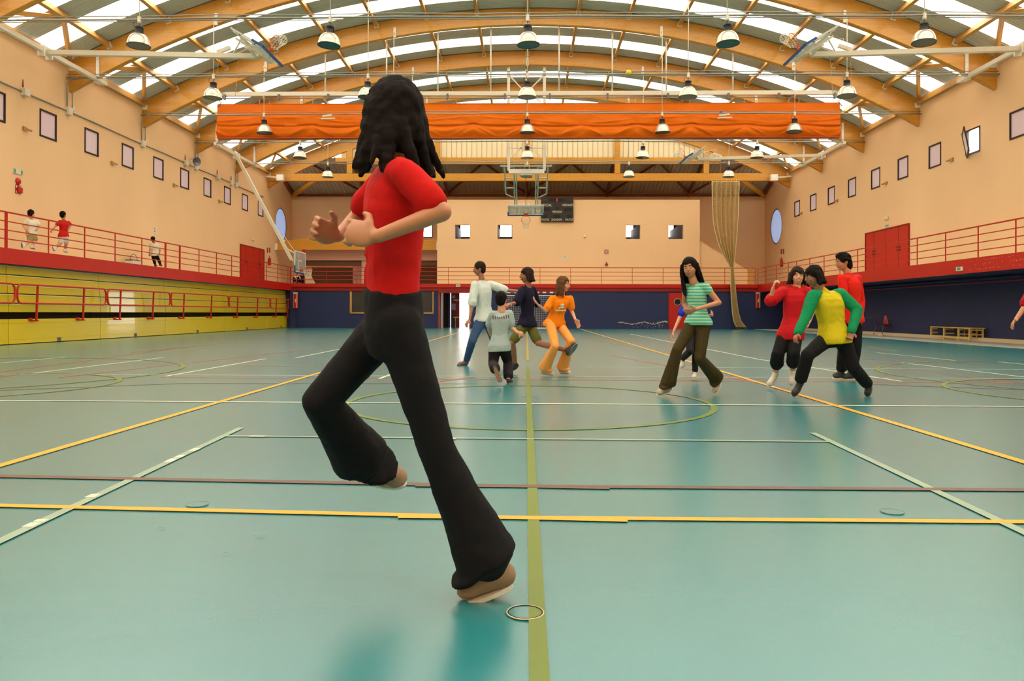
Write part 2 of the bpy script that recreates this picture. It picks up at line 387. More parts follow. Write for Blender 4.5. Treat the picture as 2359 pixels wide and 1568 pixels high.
# ------------------------------------------------------------------ walls
def wall_grid(mb, fix_, axis, us, vs, holes, th, rnd=()):
    """wall slab at coordinate fix_ on axis 'X' or 'Y', outward thickness th, with rectangular holes (u0,u1,v0,v1)"""
    U = sorted(set([us[0], us[1]] + [h[0] for h in holes] + [h[1] for h in holes])); V = sorted(set([vs[0], vs[1]] + [h[2] for h in holes] + [h[3] for h in holes]))
    P = lambda u, v, d: (fix_+d, u, v) if axis == 'X' else (u, fix_+d, v)
    inside = lambda u, v: any(h[0] < u < h[1] and h[2] < v < h[3] for h in holes)
    for i in range(len(U)-1):
        for j in range(len(V)-1):
            if inside((U[i]+U[i+1])/2, (V[j]+V[j+1])/2): continue
            q = [(U[i], V[j]), (U[i+1], V[j]), (U[i+1], V[j+1]), (U[i], V[j+1])]
            mb.poly([P(u, v, 0) for u, v in q]); mb.poly([P(u, v, th) for u, v in q[::-1]])
    for h in list(holes):
        if (h[0], h[1], h[2], h[3]) in rnd: continue
        u0, u1, v0, v1 = h; q = [(u0, v0), (u1, v0), (u1, v1), (u0, v1)]
        for k in range(4):
            a, b = q[k], q[(k+1) % 4]; mb.poly([P(*a, 0), P(*a, th), P(*b, th), P(*b, 0)])
    for h in rnd:
        u0, u1, v0, v1 = h; cu, cv, r = (u0+u1)/2, (v0+v1)/2, (u1-u0)/2; n = 48
        for k in range(n):
            t0, t1 = 2*math.pi*k/n, 2*math.pi*(k+1)/n
            def pr(t):
                c, s = math.cos(t), math.sin(t); m = max(abs(c), abs(s)); return (cu+r*c, cv+r*s), (cu+r*c/m, cv+(v1-v0)/2*s/m)
            (a, A), (b, B) = pr(t0), pr(t1)
            mb.poly([P(*a, 0), P(*A, 0), P(*B, 0), P(*b, 0)]); mb.poly([P(*a, th), P(*b, th), P(*B, th), P(*A, th)]); mb.poly([P(*a, 0), P(*b, 0), P(*b, th), P(*a, th)])
    return mb
WY = [24.2+2.49*k for k in range(-2, 9)]; WZ = (6.46, 7.34)
wh = [(y, y+.88, WZ[0], WZ[1]) for y in WY]
RWL, RWR = (47.2, 49.4, 5.25, 7.45), (47.2, 49.4, 5.2, 7.4)
GZ = 2.56
DL, DR = (41.38, 45.05, GZ, 4.57), (31.57, 35.5, GZ, 4.57)
for side, X, th, rw, nm in ((-1, WL, -.14, RWL, 'wall_left'), (1, WR, .14, RWR, 'wall_right')):
    w = struct(nm, (X, 20, 0))
    part(wall_grid(MB(), X, 'X', (-6, YB+.3), (2.2, 9.15), wh+[rw], th, rnd=[rw]), 'painted_wall', M_peach, w)
    # lower wall under the gallery
    xl = -14.95 if side < 0 else 15.05
    part(MB().box(*sorted((xl, xl+.25*side)), -6, 46.5, 0, 2.3), 'lower_wall', M_blue, w)
part(MB().box(-15.7, 15.7, -6.3, -6, 0, 9.2), 'painted_wall', M_peach, struct('wall_front', (0, -6.1, 0)))
mb = MB(); arc = [(-15.7, 9.1)] + [(x, 13.05-(34.3-math.sqrt(34.3**2-x*x))) for x in np.linspace(-15.7, 15.7, 25)] + [(15.7, 9.1)]
mb.prism([(x, -6.3, z) for x, z in arc], (0, .3, 0)); part(mb, 'gable_infill', M_cream, bpy.data.objects['wall_front'])
bb = struct('baseboard_right', (15, 20, 0)); part(MB().box(14.78, 15.05, -6, YF, .012, .13), 'skirting_tile_band', M_skirt, bb)

# the end of the hall: lower blue wall, gallery, peach block, recessed back wall
def X_at(px, Y): return float(at(px, 600, Y=Y)[0])
def Z_at(py, Y, px=1215): return float(at(px, py, Y=Y)[2])
we = struct('wall_back', (0, YF, 0))
dx0, dx1 = X_at(1011, YF), X_at(1082, YF); dt = 2.03
ix0, ix1, iz0, iz1 = X_at(807, YF), X_at(999, YF), Z_at(721, YF), 2.1
rx0, rx1 = X_at(1542, YF), X_at(1584, YF)
part(wall_grid(MB(), YF+.05, 'Y', (-14.95, 15.05), (0, 2.3), [(dx0, dx1, 0, dt), (ix0, ix1, iz0, iz1)], .25), 'lower_wall', M_blue, we)
# pilaster at the left corner
part(MB().box(-13.62, -13.3, YF-.12, YF+.05, 0, 2.16), 'pilaster', M_blue, we)
YC = 46.2
bx0, bx1 = X_at(1007, YC), X_at(1612, YC); bz = Z_at(460, YC)
ops = []
for a, b in ((1048, 1082), (1146, 1180), (1442, 1475), (1540, 1574)): ops.append((X_at(a, YC), X_at(b, YC), Z_at(550, YC), Z_at(517.5, YC)))
part(wall_grid(MB(), YC, 'Y', (bx0, bx1), (GZ, bz), ops, .3), 'block_front', M_peach, we)
part(MB().box(bx0, bx0+.2, YC+.3, YB, GZ, bz), 'block_side', M_peach, we)
part(MB().box(bx1-.2, bx1, YC+.3, YB, GZ, bz), 'block_side', M_peach, we)
part(MB().box(bx0+.2, bx1-.2, YC+.3, YB, bz-.2, bz-.02), 'block_top', M_peach, we)
for (a, b, c, d) in ops:
    s = -1 if a < 2 else 1
    fx = a if s < 0 else b
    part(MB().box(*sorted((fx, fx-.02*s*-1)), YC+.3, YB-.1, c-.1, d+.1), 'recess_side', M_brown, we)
# back wall with its windows (left edges 92 px apart)
bw = []
for px in (967, 1059, 1151, 1431, 1524): bw.append((X_at(px, YB), X_at(px+29, YB), Z_at(547, YB), Z_at(517, YB)))
part(wall_grid(MB(), YB, 'Y', (-15.75, 15.75), (GZ, 9.3), bw, .3), 'painted_wall', M_peach, we)
# stair parapet right of the block
PT = [(1612, 553), (1722, 620), (1722, 657), (1612, 657)]
pts = [at(x, y, Y=YC+.1) for x, y in PT]; pts[2][2] = GZ; pts[3][2] = GZ
t_ = struct('trim_1', tuple(pts[3]))
part(MB().prism(pts, (0, .2, 0)), 'stair_parapet', M_peach, t_)
part(MB().bar(pts[0]+np.array([0, .1, .02]), pts[1]+np.array([0, .1, .02]), .26, .05), 'parapet_cap', M_wood2, t_)
part(MB().box(pts[1][0], pts[1][0]+.35, YC+.1, YC+.3, GZ, pts[1][2]), 'parapet_end', M_wood2, t_)
# lobby at the left of the block: header, openings, column
t2 = struct('trim_2', (-10, 47.8, GZ))
Z1, Z2, Z3 = Z_at(575, 47.8), Z_at(600, 47.8), Z_at(612, 47.8)
M_pink = mat('pale_pink_plaster', (206, 160, 142), .75, var=.04)
part(MB().box(X_at(703, 47.8), bx0, 47.8, 48.0, Z2, Z1), 'header_panel', M_pink, t2)
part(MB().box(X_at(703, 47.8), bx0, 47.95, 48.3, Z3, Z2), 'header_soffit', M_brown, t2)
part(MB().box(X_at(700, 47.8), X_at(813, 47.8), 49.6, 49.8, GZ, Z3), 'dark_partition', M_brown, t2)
part(MB().box(X_at(813, 49), X_at(835, 49), 49.0, 49.2, GZ, Z3+.1), 'wall_pier', M_pink, t2)
part(MB().box(X_at(834, 48), X_at(852, 48), 47.9, 48.2, GZ, Z2), 'lobby_column', M_pink, t2)
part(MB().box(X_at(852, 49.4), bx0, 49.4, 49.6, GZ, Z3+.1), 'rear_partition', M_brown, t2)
part(MB().box(X_at(697, 46.2)-.0, X_at(703, 46.2), 46.1, 46.25, GZ, Z_at(575, 46.2)), 'red_post', M_red, t2)
q = [at(727, 657, Y=46.3), at(703, 657, Y=46.3), at(703, 632, Y=46.3), at(714, 632, Y=46.3)]; q[0][2] = q[1][2] = GZ
part(MB().prism(q[::-1], (0, .12, 0)), 'low_parapet', M_skirt, t2)
# gallery slabs with their red fascias
for nm, bxs in (('trim_3', (-15.45, FLX, -6, YB)), ('trim_4', (FRX, 15.45, -6, YB)), ('trim_5', (FLX, FRX, YF, YB))):
    t = struct(nm, ((bxs[0]+bxs[1])/2, bxs[2], GZ))
    part(MB().box(bxs[0], bxs[1], bxs[2]+.02, bxs[3], 2.2, GZ-.02), 'gallery_slab', M_strip, t)
    if nm == 'trim_3': part(MB().box(FLX, FLX+.04, -6, YF, 2.15, GZ), 'red_fascia', M_red, t)
    if nm == 'trim_4': part(MB().box(FRX-.04, FRX, -6, YF, 2.12, GZ), 'red_fascia', M_red, t); part(MB().box(FRX, 15.05, -6, YF, 2.13, 2.2), 'slab_soffit', M_blue, t); part(MB().tube([(14.8, -5, 1.93), (14.8, 44.2, 1.93)], .022, 6), 'red_pipe', M_reddk, t, True); part(MB().tube([(14.9, -5, 2.06), (14.9, 44.2, 2.06)], .05, 8), 'navy_pipe', M_blue, t, True)
    if nm == 'trim_5':
        part(MB().box(FLX, FRX, YF-.02, YF+.02, 2.36, GZ), 'red_fascia', M_red, t); part(MB().box(FLX, FRX, YF-.0, YF+.05, 2.14, 2.36), 'lower_fascia', M_reddk, t)
        part(MB().tube([(FLX+.2, YF-.05, 2.36), (FRX, YF-.05, 2.36)], .022, 6), 'red_pipe', M_red, t, True)
# peeling lettering on the right fascia: traces of paint, no readable word
random.seed(4); mb = MB()
for row, (za, zb) in enumerate(((2.46, 2.50), (2.33, 2.38), (2.19, 2.235))):
    y = 20.6 if row else 21.0
    while y < 23.4:
        w_ = random.uniform(.015, .05)
        if random.random() < .55: z0 = random.uniform(za, zb-.02); mb.box(FRX-.043, FRX-.0395, y, y+w_, z0, z0+random.uniform(.012, .035))
        y += w_+random.uniform(.01, .12)
o = part(mb, 'flaked_lettering', mat('flaked_pale_paint', (214, 120, 92), .6), bpy.data.objects['trim_4']); o['kind'] = 'stuff'

# windows of the side walls
def small_window(n, X, y, side, tilt=False):
    w = struct('window_%d' % n, (X, y+.44, 6.9)); z0, z1 = WZ; x = X-side*.01; fw = .055
    mb = MB(); xa, xb = sorted((x-side*.01, x+side*.09))
    mb.box(xa, xb, y, y+.88, z0, z0+fw).box(xa, xb, y, y+.88, z1-fw, z1).box(xa, xb, y, y+fw, z0+fw, z1-fw).box(xa, xb, y+.88-fw, y+.88, z0+fw, z1-fw)
    part(mb, 'window_frame', M_frame, w)
    sash = MB(); gl = MB(); xs = (x-side*.0, x+side*.03); xs = sorted(xs)
    if not tilt:
        gl.box(x+side*.03-.004, x+side*.03+.004, y+fw, y+.88-fw, z0+fw, z1-fw)
        for k in range(9): zz = z0+fw+.04+k*.085; sash.box(*sorted((x+side*.1, x+side*.16)), y+fw, y+.88-fw, zz, zz+.008)
        part(gl, 'pane', M_frost, w); part(sash, 'louvre_slats', mat('pale_louvre', (180, 168, 170), .5), w)
    else:
        # sash pivoted open: leans into the hall
        c = Vector((X-side*.22, y+.50, 6.86)); uy = Vector((side*-.42*-1, .9, -.13)).normalized(); uz = Vector((-side*.12, .16, 1)).normalized(); nx = uy.cross(uz)
        def fr(u0, u1, v0, v1, m, d=.02): m.hexa([c+uy*u+uz*v+nx*e for e in (-d, d) for u, v in ((u0, v0), (u1, v0), (u1, v1), (u0, v1))])
        fr(-.44, .44, -.44, -.37, sash); fr(-.44, .44, .37, .44, sash); fr(-.44, -.37, -.37, .37, sash); fr(.37, .44, -.37, .37, sash)
        part(sash, 'open_sash', M_frame, w); fr(-.37, .37, -.37, .37, gl, .004); part(gl, 'pane', M_frost, w)
        part(MB().tube([(X, y+.8, 7.1), (X-side*.25, y+.75, 7.2)], .01), 'stay_rod', M_pipe, w)
n = 0
for y in WY: n += 1; small_window(n, WL, y, -1)
for y in WY: n += 1; small_window(n, WR, y, 1, tilt=abs(y-26.69) < .1)
for X, side, rw in ((WL, -1, RWL), (WR, 1, RWR)):
    n += 1; w = struct('window_%d' % n, (X, 48.3, rw[2])); c = (X+side*.04, 48.3, (rw[2]+rw[3])/2)
    circ = [(c[0], c[1]+1.08*math.cos(t*math.pi/24), c[2]+1.08*math.sin(t*math.pi/24)) for t in range(48)]
    part(MB().tube(circ, .05, 8, closed=True), 'window_frame', mat('blue_grey_frame', (70, 84, 120), .4), w, True)
    part(MB().lathe([(1.06, -.005), (1.06, .005)], (c[0]-side*.02, c[1], c[2]), (side, 0, 0), n=48), 'pane', panel_mat('hazy_round_pane', (176, 186, 206), .14, .1, .45) if 'hazy_round_pane' not in MATS else MATS['hazy_round_pane'], w)
for (a, b, c, d) in bw:
    n += 1; w = struct('window_%d' % n, ((a+b)/2, YB, c)); r = .08
    mb = MB(); path = []
    for cx_, cz_, t0 in ((b-r, d-r, 0), (a+r, d-r, 90), (a+r, c+r, 180), (b-r, c+r, 270)):
        for k in range(5): t = math.radians(t0+k*22.5); path.append((cx_+r*math.cos(t), YB+.02, cz_+r*math.sin(t)))
    part(mb.tube(path, .04, 8, closed=True), 'window_frame', mat('navy_gasket_frame', (26, 34, 74), .4), w, True)
    part(MB().box(a, b, YB+.05, YB+.06, c, d), 'pane', M_clear, w)

# ------------------------------------------------------------------ doors
def gallery_doors(nm, X, side, D):
    d = struct(nm, (X, D[0], GZ)); y0, y1, z0, z1 = D; xf = X-side*.05
    part(MB().box(*sorted((X, X-side*.06)), y0, y1, z1-.05, z1), 'door_frame', M_reddk, d)
    part(MB().box(*sorted((X, X-side*.07)), y0-.04, y0, z0, z1), 'door_frame', M_reddk, d); part(MB().box(*sorted((X, X-side*.07)), y1, y1+.04, z0, z1), 'door_frame', M_reddk, d)
    W = y1-y0; cuts = [0, .21*W, .5*W, .79*W, W]
    for k in range(4):
        a, b = y0+cuts[k]+.012, y0+cuts[k+1]-.012
        leaf = part(MB().box(*sorted((X-side*.005, X-side*.045)), a, b, z0+.01, z1-.06), 'door_leaf', M_red, d, bevel=.004)
        hy = (b-.1) if k % 2 == 0 else (a+.1)
        mb = MB().box(*sorted((X-side*.045, X-side*.06)), hy-.03, hy+.03, z0+.95, z0+1.15).tube([(X-side*.06, hy, z0+1.05), (X-side*.1, hy, z0+1.05), (X-side*.1, hy+(.12 if k % 2 else -.12), z0+1.04)], .012)
        part(mb, 'door_handle', M_black, leaf)
    mb = MB()
    for k in (1, 3): yy = y0+cuts[k]; mb.box(*sorted((X, X-side*.05)), yy-.014, yy+.014, z0, z1-.05)
    part(mb, 'dark_joint', M_black, d)
gallery_doors('door_1', WL, -1, DL); gallery_doors('door_2', WR, 1, DR)
d = struct('door_3', (rx0, YF, 0))
part(MB().box(rx0-.05, rx1+.9, YF-.0, YF+.045, 0, 2.07), 'door_frame', M_reddk, d)
for k in (0, 1):
    a = rx0+k*.95
    lf = part(MB().box(a, a+.93, YF-.045, YF, .01, 2.04), 'door_leaf', M_red, d, bevel=.005)
    c = (float(at(1560.5, 695.5, Y=YF)[0])+k*.95, YF-.05, float(at(1560.5, 695.5, Y=YF)[2]))
    part(MB().lathe([(.15, 0), (.17, .0), (.17, .02), (.21, .02), (.21, 0)], c, (0, -1, 0), 28, cap=False), 'porthole_ring', M_pipe, lf, True)
    part(MB().lathe([(.16, 0), (.16, .008)], c, (0, -1, 0), 28), 'porthole_glass', M_dark, lf)
# exit opening at the far left: frame, corridor, half open leaves, bright outside
d = struct('door_4', ((dx0+dx1)/2, YF, 0)); M_cor = mat('corridor_blue_paint', (62, 74, 130), .5)
YD = 48.6
part(MB().box(dx0-.04, dx0+.02, YF-.02, YF+.1, 0, dt).box(dx1-.02, dx1+.04, YF-.02, YF+.1, 0, dt).box(dx0, dx1, YF-.02, YF+.1, dt, dt+.12), 'door_frame', M_reddk, d)
ex = lambda px: X_at(px, 46.8)
part(MB().box(ex(1020), ex(1034), 46.8, 46.95, 0, 2.2), 'corridor_pier', M_dark, d)
part(MB().box(ex(1034), ex(1037.5), 46.7, 46.95, 0, 2.2), 'corridor_pier_edge', M_cor, d)
part(MB().box(ex(1037.5), ex(1051), 47.2, 47.3, 0, 2.2), 'notice_wall', M_brown, d)
part(MB().box(ex(1039), ex(1048.5), 47.16, 47.2, Z_at(714, 47.2), Z_at(699.5, 47.2)), 'notice_sheet', mat('pale_lilac_sheet', (170, 160, 180), .6), d)
part(MB().box(ex(1040), ex(1047), 47.16, 47.2, Z_at(687, 47.2), Z_at(681, 47.2)), 'notice_sheet', MATS['pale_lilac_sheet'], d)
part(MB().box(ex(1043), ex(1049), 47.0, 47.15, 0, Z_at(729, 47)), 'litter_bin_body', M_black, d)
lf = part(MB().box(ex(1051), ex(1058.5), 46.9, 46.96, 0, 2.15), 'exit_door_leaf', M_reddk, d)
for py in (691.5, 731.5): part(MB().box(ex(1045), ex(1059), 46.78, 46.84, Z_at(py+1.4, 46.8), Z_at(py-1.4, 46.8)), 'push_bar', M_nose, lf)
lf2 = part(MB().box(ex(1011), ex(1013), 46.9, 46.96, 0, 2.15), 'exit_door_leaf', M_reddk, d)
mb = MB()
for k in range(6): xx = ex(1062+k*3.6); mb.box(xx-.01, xx+.01, 50.0, 50.03, Z_at(686, 50), 2.1)
part(mb, 'outer_grille_bars', M_frame, d)
part(MB().box(-9, 0, 46.4, 46.9, 2.1, 2.2), 'corridor_ceiling', M_reddk, d)
part(MB().box(-9, 4, YF+.3, 60, -.1, -.003), 'paving', mat('pale_pink_paving', (214, 186, 180), .7), d)
# observation window into the office at far left
n += 1; w = struct('window_%d' % n, (ix0, YF, iz0))
mb = MB().box(ix0-.02, ix0+.09, YF, YF+.12, iz0-.02, iz1).box(ix1-.06, ix1, YF, YF+.12, iz0, iz1).box(ix0, ix1, YF, YF+.12, iz0-.05, iz0+.02)
mb.box(ix0+.55, ix0+.85, YF+.1, YF+.2, iz0, iz1)
part(mb, 'wooden_frame', M_wood2, w); part(MB().box(ix0, ix1, YF+.06, YF+.07, iz0, iz1), 'pane', panel_mat('dark_office_glass', (150, 150, 150), .8, .05, .2), w)
part(MB().box(ix0-.6, ix1+.3, YF+1.6, YF+1.7, 0, 2.2).box(ix0-.6, ix0-.5, YF+.3, YF+1.6, 0, 2.2).box(ix1+.3, ix1+.4, YF+.3, YF+1.6, 0, 2.2), 'office_wall', M_brown, w)
part(MB().box(ix0-.6, ix1+.4, YF+.3, YF+1.7, -.02, 0), 'office_floor', M_brown, w)

# ------------------------------------------------------------------ roof: arched sheets, purlins, braces
RB, RT = 31.4, 34.3
zb = lambda x: 12.36-(RB-math.sqrt(RB*RB-x*x))
zt = lambda x: 13.0-(RT-math.sqrt(RT*RT-x*x))
YB0 = 20.87
ce = struct('ceiling', (0, 20, 9.3))
def sheet_mesh(name, m, y_w=1.0):
    mb = MB(); nx = 44; npd = 8; prof = []
    for k in range(npd):
        y = k*y_w/npd; q = y_w/npd; prof += [(y, 0), (y+.3*q, 0), (y+.5*q, .032), (y+.8*q, .032)]
    prof.append((y_w, 0)); base = 0
    for i in range(nx+1):
        x = -15.75+31.5*i/nx
        for y, h in prof: mb.v.append((x, y, zt(min(abs(x), 15.75))+.05+h-9.3))
    w_ = len(prof)
    for i in range(nx):
        for j in range(w_-1): a = i*w_+j; mb._f((a, a+1, a+w_+1, a+w_))
    return mb.mesh(name, m)
me_g, me_s = sheet_mesh('roof_sheet', M_sheet), sheet_mesh('skylight_sheet', M_sky)
for b in range(-5, 5):
    for k in range(5):
        o = bpy.data.objects.new('skylight_sheet' if k in (1, 3) else 'roof_sheet', me_s if k in (1, 3) else me_g); COL.objects.link(o); o.parent = ce
        o.location = (0, YB0+5*b+k-20, 0)
pm = None
for b in range(-2, 5):
    y0 = YB0+5*b+.12
    for k in range(-7, 8):
        x = 2.02*k
        if pm is None:
            m = MB().box(-.055, .055, 0, 4.76, -.24, 0); pm = m.mesh('purlin', M_wood2)
            m = MB().box(-.075, .075, -.004, .05, -.27, -.2).box(-.075, -.058, -.004, .05, -.2, -.02).box(.058, .075, -.004, .05, -.2, -.02).box(-.075, .075, 4.71, 4.764, -.27, -.24).box(-.085, -.058, 4.70, 4.764, -.27, -.06).box(.058, .085, 4.70, 4.764, -.27, -.06)
            hm = m.mesh('joist_hanger', M_steelw)
        sl = math.atan(-x/math.sqrt(RT*RT-x*x))
        o = bpy.data.objects.new('purlin', pm); COL.objects.link(o); o.parent = ce; o.location = (x, y0-20, zt(x)+.04-9.3); o.rotation_euler = (0, -sl, 0)
        h = bpy.data.objects.new('joist_hanger', hm); COL.objects.link(h); h.parent = o
    for s in (-1, 1):
        xm = 14.14; pmid = (s*xm, y0+2.3, zt(xm)-.1)
        for yy in (y0+4.72, y0+.02):
            part(MB().bar(pmid, (s*15.38, yy, zt(15.38)-.08), .1, .14, (s*-.5, 0, 1)), 'wind_brace', M_wood2, ce)
        part(MB().box(*sorted((s*15.3, s*15.45)), y0, y0+4.76, 9.12, 9.33), 'wall_plate', M_wood2, ce)
ORD = ['nearest', 'second', 'third', 'fourth', 'fifth', 'farthest']
bm_ = None
def beam_mesh():
    mb = MB(); n = 60; w_ = .11
    for i in range(n+1):
        x = -15.45+30.9*i/n; b, t = zb(x), zt(x)
        # small bevel on the lower edges
        mb.v += [(x, -w_, t), (x, w_, t), (x, w_, b+.02), (x, w_-.02, b), (x, -w_+.02, b), (x, -w_, b+.02)]
    for i in range(n):
        for k in range(6): a, l = i*6, (k+1) % 6; mb._f((a+k, a+l, a+6+l, a+6+k))
    mb._f(tuple(range(6))); mb._f(tuple(range(n*6, n*6+6))[::-1])
    mb.v = [(x, y, z-8.3) for x, y, z in mb.v]; return mb.mesh('arched_beam', M_wood)
bmesh_ = beam_mesh()
beams = {}
for k in range(-5, 6):
    o = bpy.data.objects.new('arched_beam', bmesh_); COL.objects.link(o); o.location = (0, YB0+5*k+(0 if k < 5 else 0), 8.3)
    if k >= 0: lb = ['nearest arched timber beam, cut off by the top corners of the photo', 'second arched timber beam, in front of the long steel curtain bar', 'third arched timber beam, carrying the orange curtain bar', 'fourth arched timber beam, just behind the rolled orange curtain', 'fifth arched timber beam, beyond the rolled orange curtain', 'farthest arched timber beam, above the straight timber truss'][k]
    else: lb = 'arched timber roof beam above or behind the camera, outside the photo'
    tag(o, lb, 'roof beam', 'arched glulam roof beams'); beams[k] = o
    for s in (-1, 1):
        part(MB().box(*sorted((s*15.25, s*15.45)), YB0+5*k-.16, YB0+5*k-.108, 9.0, 9.2), 'anchor_plate', M_steelw, o)
# white plates with bolts where hangers fix to the beam faces
# end truss: straight chords, posts, cladding above, lean-to roof behind
YT = 45.87
tr = thing('timber_truss', 'straight timber truss with posts under the farthest arched beam', 'roof beam', (0, YT, 8.73))
part(MB().box(-15.4, 15.4, YT-.12, YT+.1, 8.78, 9.14), 'bottom_chord', M_wood, tr)
part(MB().box(-15.4, 15.4, YT-.17, YT+.1, 8.70, 8.78), 'bottom_ledge', M_wood, tr)
part(MB().box(-11.4, 11.4, YT-.1, YT+.06, 9.83, 10.08), 'top_chord', M_wood, tr); part(MB().box(-11.3, 11.3, YT-.12, YT+.06, 9.70, 9.78), 'top_ledge', M_wood, tr)
for x in (-10.55, -5.33, 0, 5.33, 10.55): part(MB().box(x-.16, x+.16, YT-.14, YT+.1, 9.14, zb(x)+.1), 'post', M_wood, tr)
ge = struct('wall_gable', (0, YT+.15, 10)); mb = MB(); k = 0
xs = np.arange(-12.6, 12.6, .3)
for x in xs:
    x1 = x+.303
    if zb(abs(x)+.3) < 10.1: continue
    mb = MB(); mb.prism([(x, YT+.14+(.02 if int(round(x/.3)) % 2 else 0), 10.0), (x1, YT+.14+(.02 if int(round(x/.3)) % 2 else 0), 10.0), (x1, YT+.14, zt(x1)), (x, YT+.14, zt(x))], (0, .03, 0)); part(mb, 'cladding_sheet', panel_mat('pale_translucent_cladding', (226, 214, 184), .02, .5, .35) if 'pale_translucent_cladding' not in MATS else MATS['pale_translucent_cladding'], ge)
mb = MB()
for x in xs:
    if zb(abs(x)+.3) > 10.1: mb.box(x-.008, x+.008, YT+.122, YT+.138, 10.0, zb(abs(x))-.02)
o = part(mb, 'cladding_joints', mat('shaded_joint', (150, 140, 112), .6), ge); o['kind'] = 'stuff'
# lean-to over the annex
an = struct('ceiling_annex', (0, 48, 9)); za, zc = 10.12, 8.66
def ann(x0, x1): 
    n_ = int(round((x1-x0)/.26)); st = (x1-x0)/n_; pr = []
    for i in range(n_): a = x0+i*st; pr += [(a, 0), (a+st*.5, 0), (a+st*.62, .05), (a+st*.88, .05)]
    pr.append((x1, 0)); mb = MB(); m_ = len(pr)
    for (y, z) in ((YT+.16, za), (YB+.3, zc-.06)):
        for a, h in pr: mb.v.append((a, y, z+h))
    for i in range(m_-1): mb._f((i, i+1, m_+i+1, m_+i))
    return mb
for i in range(8): part(ann(-15.6+i*3.9, -15.6+(i+1)*3.9), 'roof_sheet', M_annex, an)
part(MB().box(-15.45, 15.45, YB-.15, YB, 8.5, 8.66), 'rear_wall_plate', M_woodd, an)
zr = lambda y: za+(zc-za)*(y-YT-.2)/(YB-YT-.1)-.12
for x in (-15.3, -10.5, -5.2, 0, 5.2, 10.5, 15.3): part(MB().bar((x, YT+.1, zr(YT+.1)), (x, YB-.02, zr(YB)), .14, .22, (0, 0, 1)), 'rafter', M_woodd, an)
for x in (-10.5, -5.2, 0, 5.2, 10.5):
    for s in (-1, 1): part(MB().bar((x, YB-.3, zr(YB-.3)-.05), (x+s*2.6, YT+.4, zr(YT+.4)-.05), .1, .12, (0, 0, 1)), 'diagonal_brace', M_woodd, an)
for s in (-1, 1): part(MB().bar((s*15.4, YB-.2, 8.5), (s*12.4, YT+1.5, 9.45), .14, .26, (0, 0, 1)), 'hip_rafter', M_wood, an)
# heavy beam over the lobby, far left
hb = thing('lobby_beam', 'deep timber beam low over the lobby at the far left wall', 'beam', (-10, 47.4, 4.5))
a, b = at(637, 575, Y=47.2), at(1003, 575, Y=47.2); c2, d2 = at(1003, 551, Y=47.2), at(700, 549, Y=47.2); e2 = at(637, 557, Y=47.2); a[0] = e2[0] = -15.44; b[0] = c2[0] = bx0-.02; b[2] = a[2]
part(MB().prism([a, b, c2, d2, e2], (0, .22, 0)), 'beam_body', M_wood, hb)
part(MB().box(bx0-.16, bx0-.0, 47.05, 47.2, a[2]-.02, a[2]+.5), 'end_bracket', M_steelw, hb); part(MB().box(-15.44, -15.3, 47.05, 47.2, a[2]-.02, a[2]+.4), 'end_bracket', M_steelw, hb)

# ------------------------------------------------------------------ conduits across the hall and the lamps on them
ROWS = [20.87+5*k for k in range(6)]
LBL = ['topmost', 'second', 'third', 'fourth', 'fifth', 'sixth and lowest']
ZP = 8.72
for r, y in enumerate(ROWS[:5]):
    t = thing('conduit_run', LBL[r]+' horizontal grey conduit run across the hall, counted from the nearest', 'conduit', (0, y, ZP), 'conduit runs across the hall')
    def cur(dz, r_, dy=0, xs_=15.4):
        pts = [(x, y-.32+dy, ZP+dz+.06*math.cos(x/15.4*1.57)+.012*math.sin(x*1.3+r)) for x in np.linspace(-xs_, xs_, 27)]
        return MB().tube(pts, r_, 6)
    part(cur(0, .028), 'conduit_pipe', M_pipe, t, True); part(cur(.10, .014, .03), 'support_wire', M_pipe, t, True)
    if r < 2: part(cur(-.05, .014, .02), 'conduit_pipe', M_pipe, t, True)
    # drop at the left wall into the wall boxes
    pts = [(-15.0, y-.32, ZP), (-15.2, y-.32, ZP-.02), (-15.33, y-.32, ZP-.12), (-15.38, y-.32, ZP-.35), (-15.38, y-.32, 7.75)]
    part(MB().tube(pts, .025, 6), 'wall_drop', M_pipe, t, True); part(MB().tube([(-15.38, y-.02, 8.7), (-15.38, y-.02, 7.8)], .02, 6), 'wall_drop', M_pipe, t, True)
    part(MB().box(-15.45, -15.33, y-.28, y-.06, 7.5, 7.75).box(-15.45, -15.36, y-.02, y+.1, 7.7, 7.85), 'junction_box', M_white, t, bevel=.01)
wc = thing('wall_conduit', 'grey conduit with small boxes running along the left wall above the windows', 'conduit', (-15.42, 30, 7.6))
part(MB().tube([(-15.42, yy, 7.62+.01*math.sin(yy)) for yy in np.linspace(18, 45, 40)], .022, 6), 'conduit_pipe', M_pipe, wc, True)
for yy in (23.4, 34.6, 38.2, 40.0): part(MB().box(-15.45, -15.3, yy-.12, yy+.12, 7.5, 7.72), 'junction_box', M_white, wc, bevel=.01); part(MB().capsule((-15.36, yy-.15, 7.75), (-15.36, yy-.15, 7.95), .03, .015, 6), 'cable_loop', M_woodd, wc, True)
sp_ = thing('wall_speaker', 'small grey horn on the left wall beside a junction box', 'speaker', (-15.3, 35.2, 7.8))
part(MB().lathe([(.06, 0), (.09, .12), (.2, .26), (.2, .28), (.17, .27), (.05, .12)], (-15.3, 35.2, 7.8), (.8, -.6, -.1), 16), 'horn', M_grey, sp_, True)
part(MB().bar((-15.42, 35.2, 7.9), (-15.2, 35.1, 7.85), .05, .05), 'wall_arm', M_white, sp_)

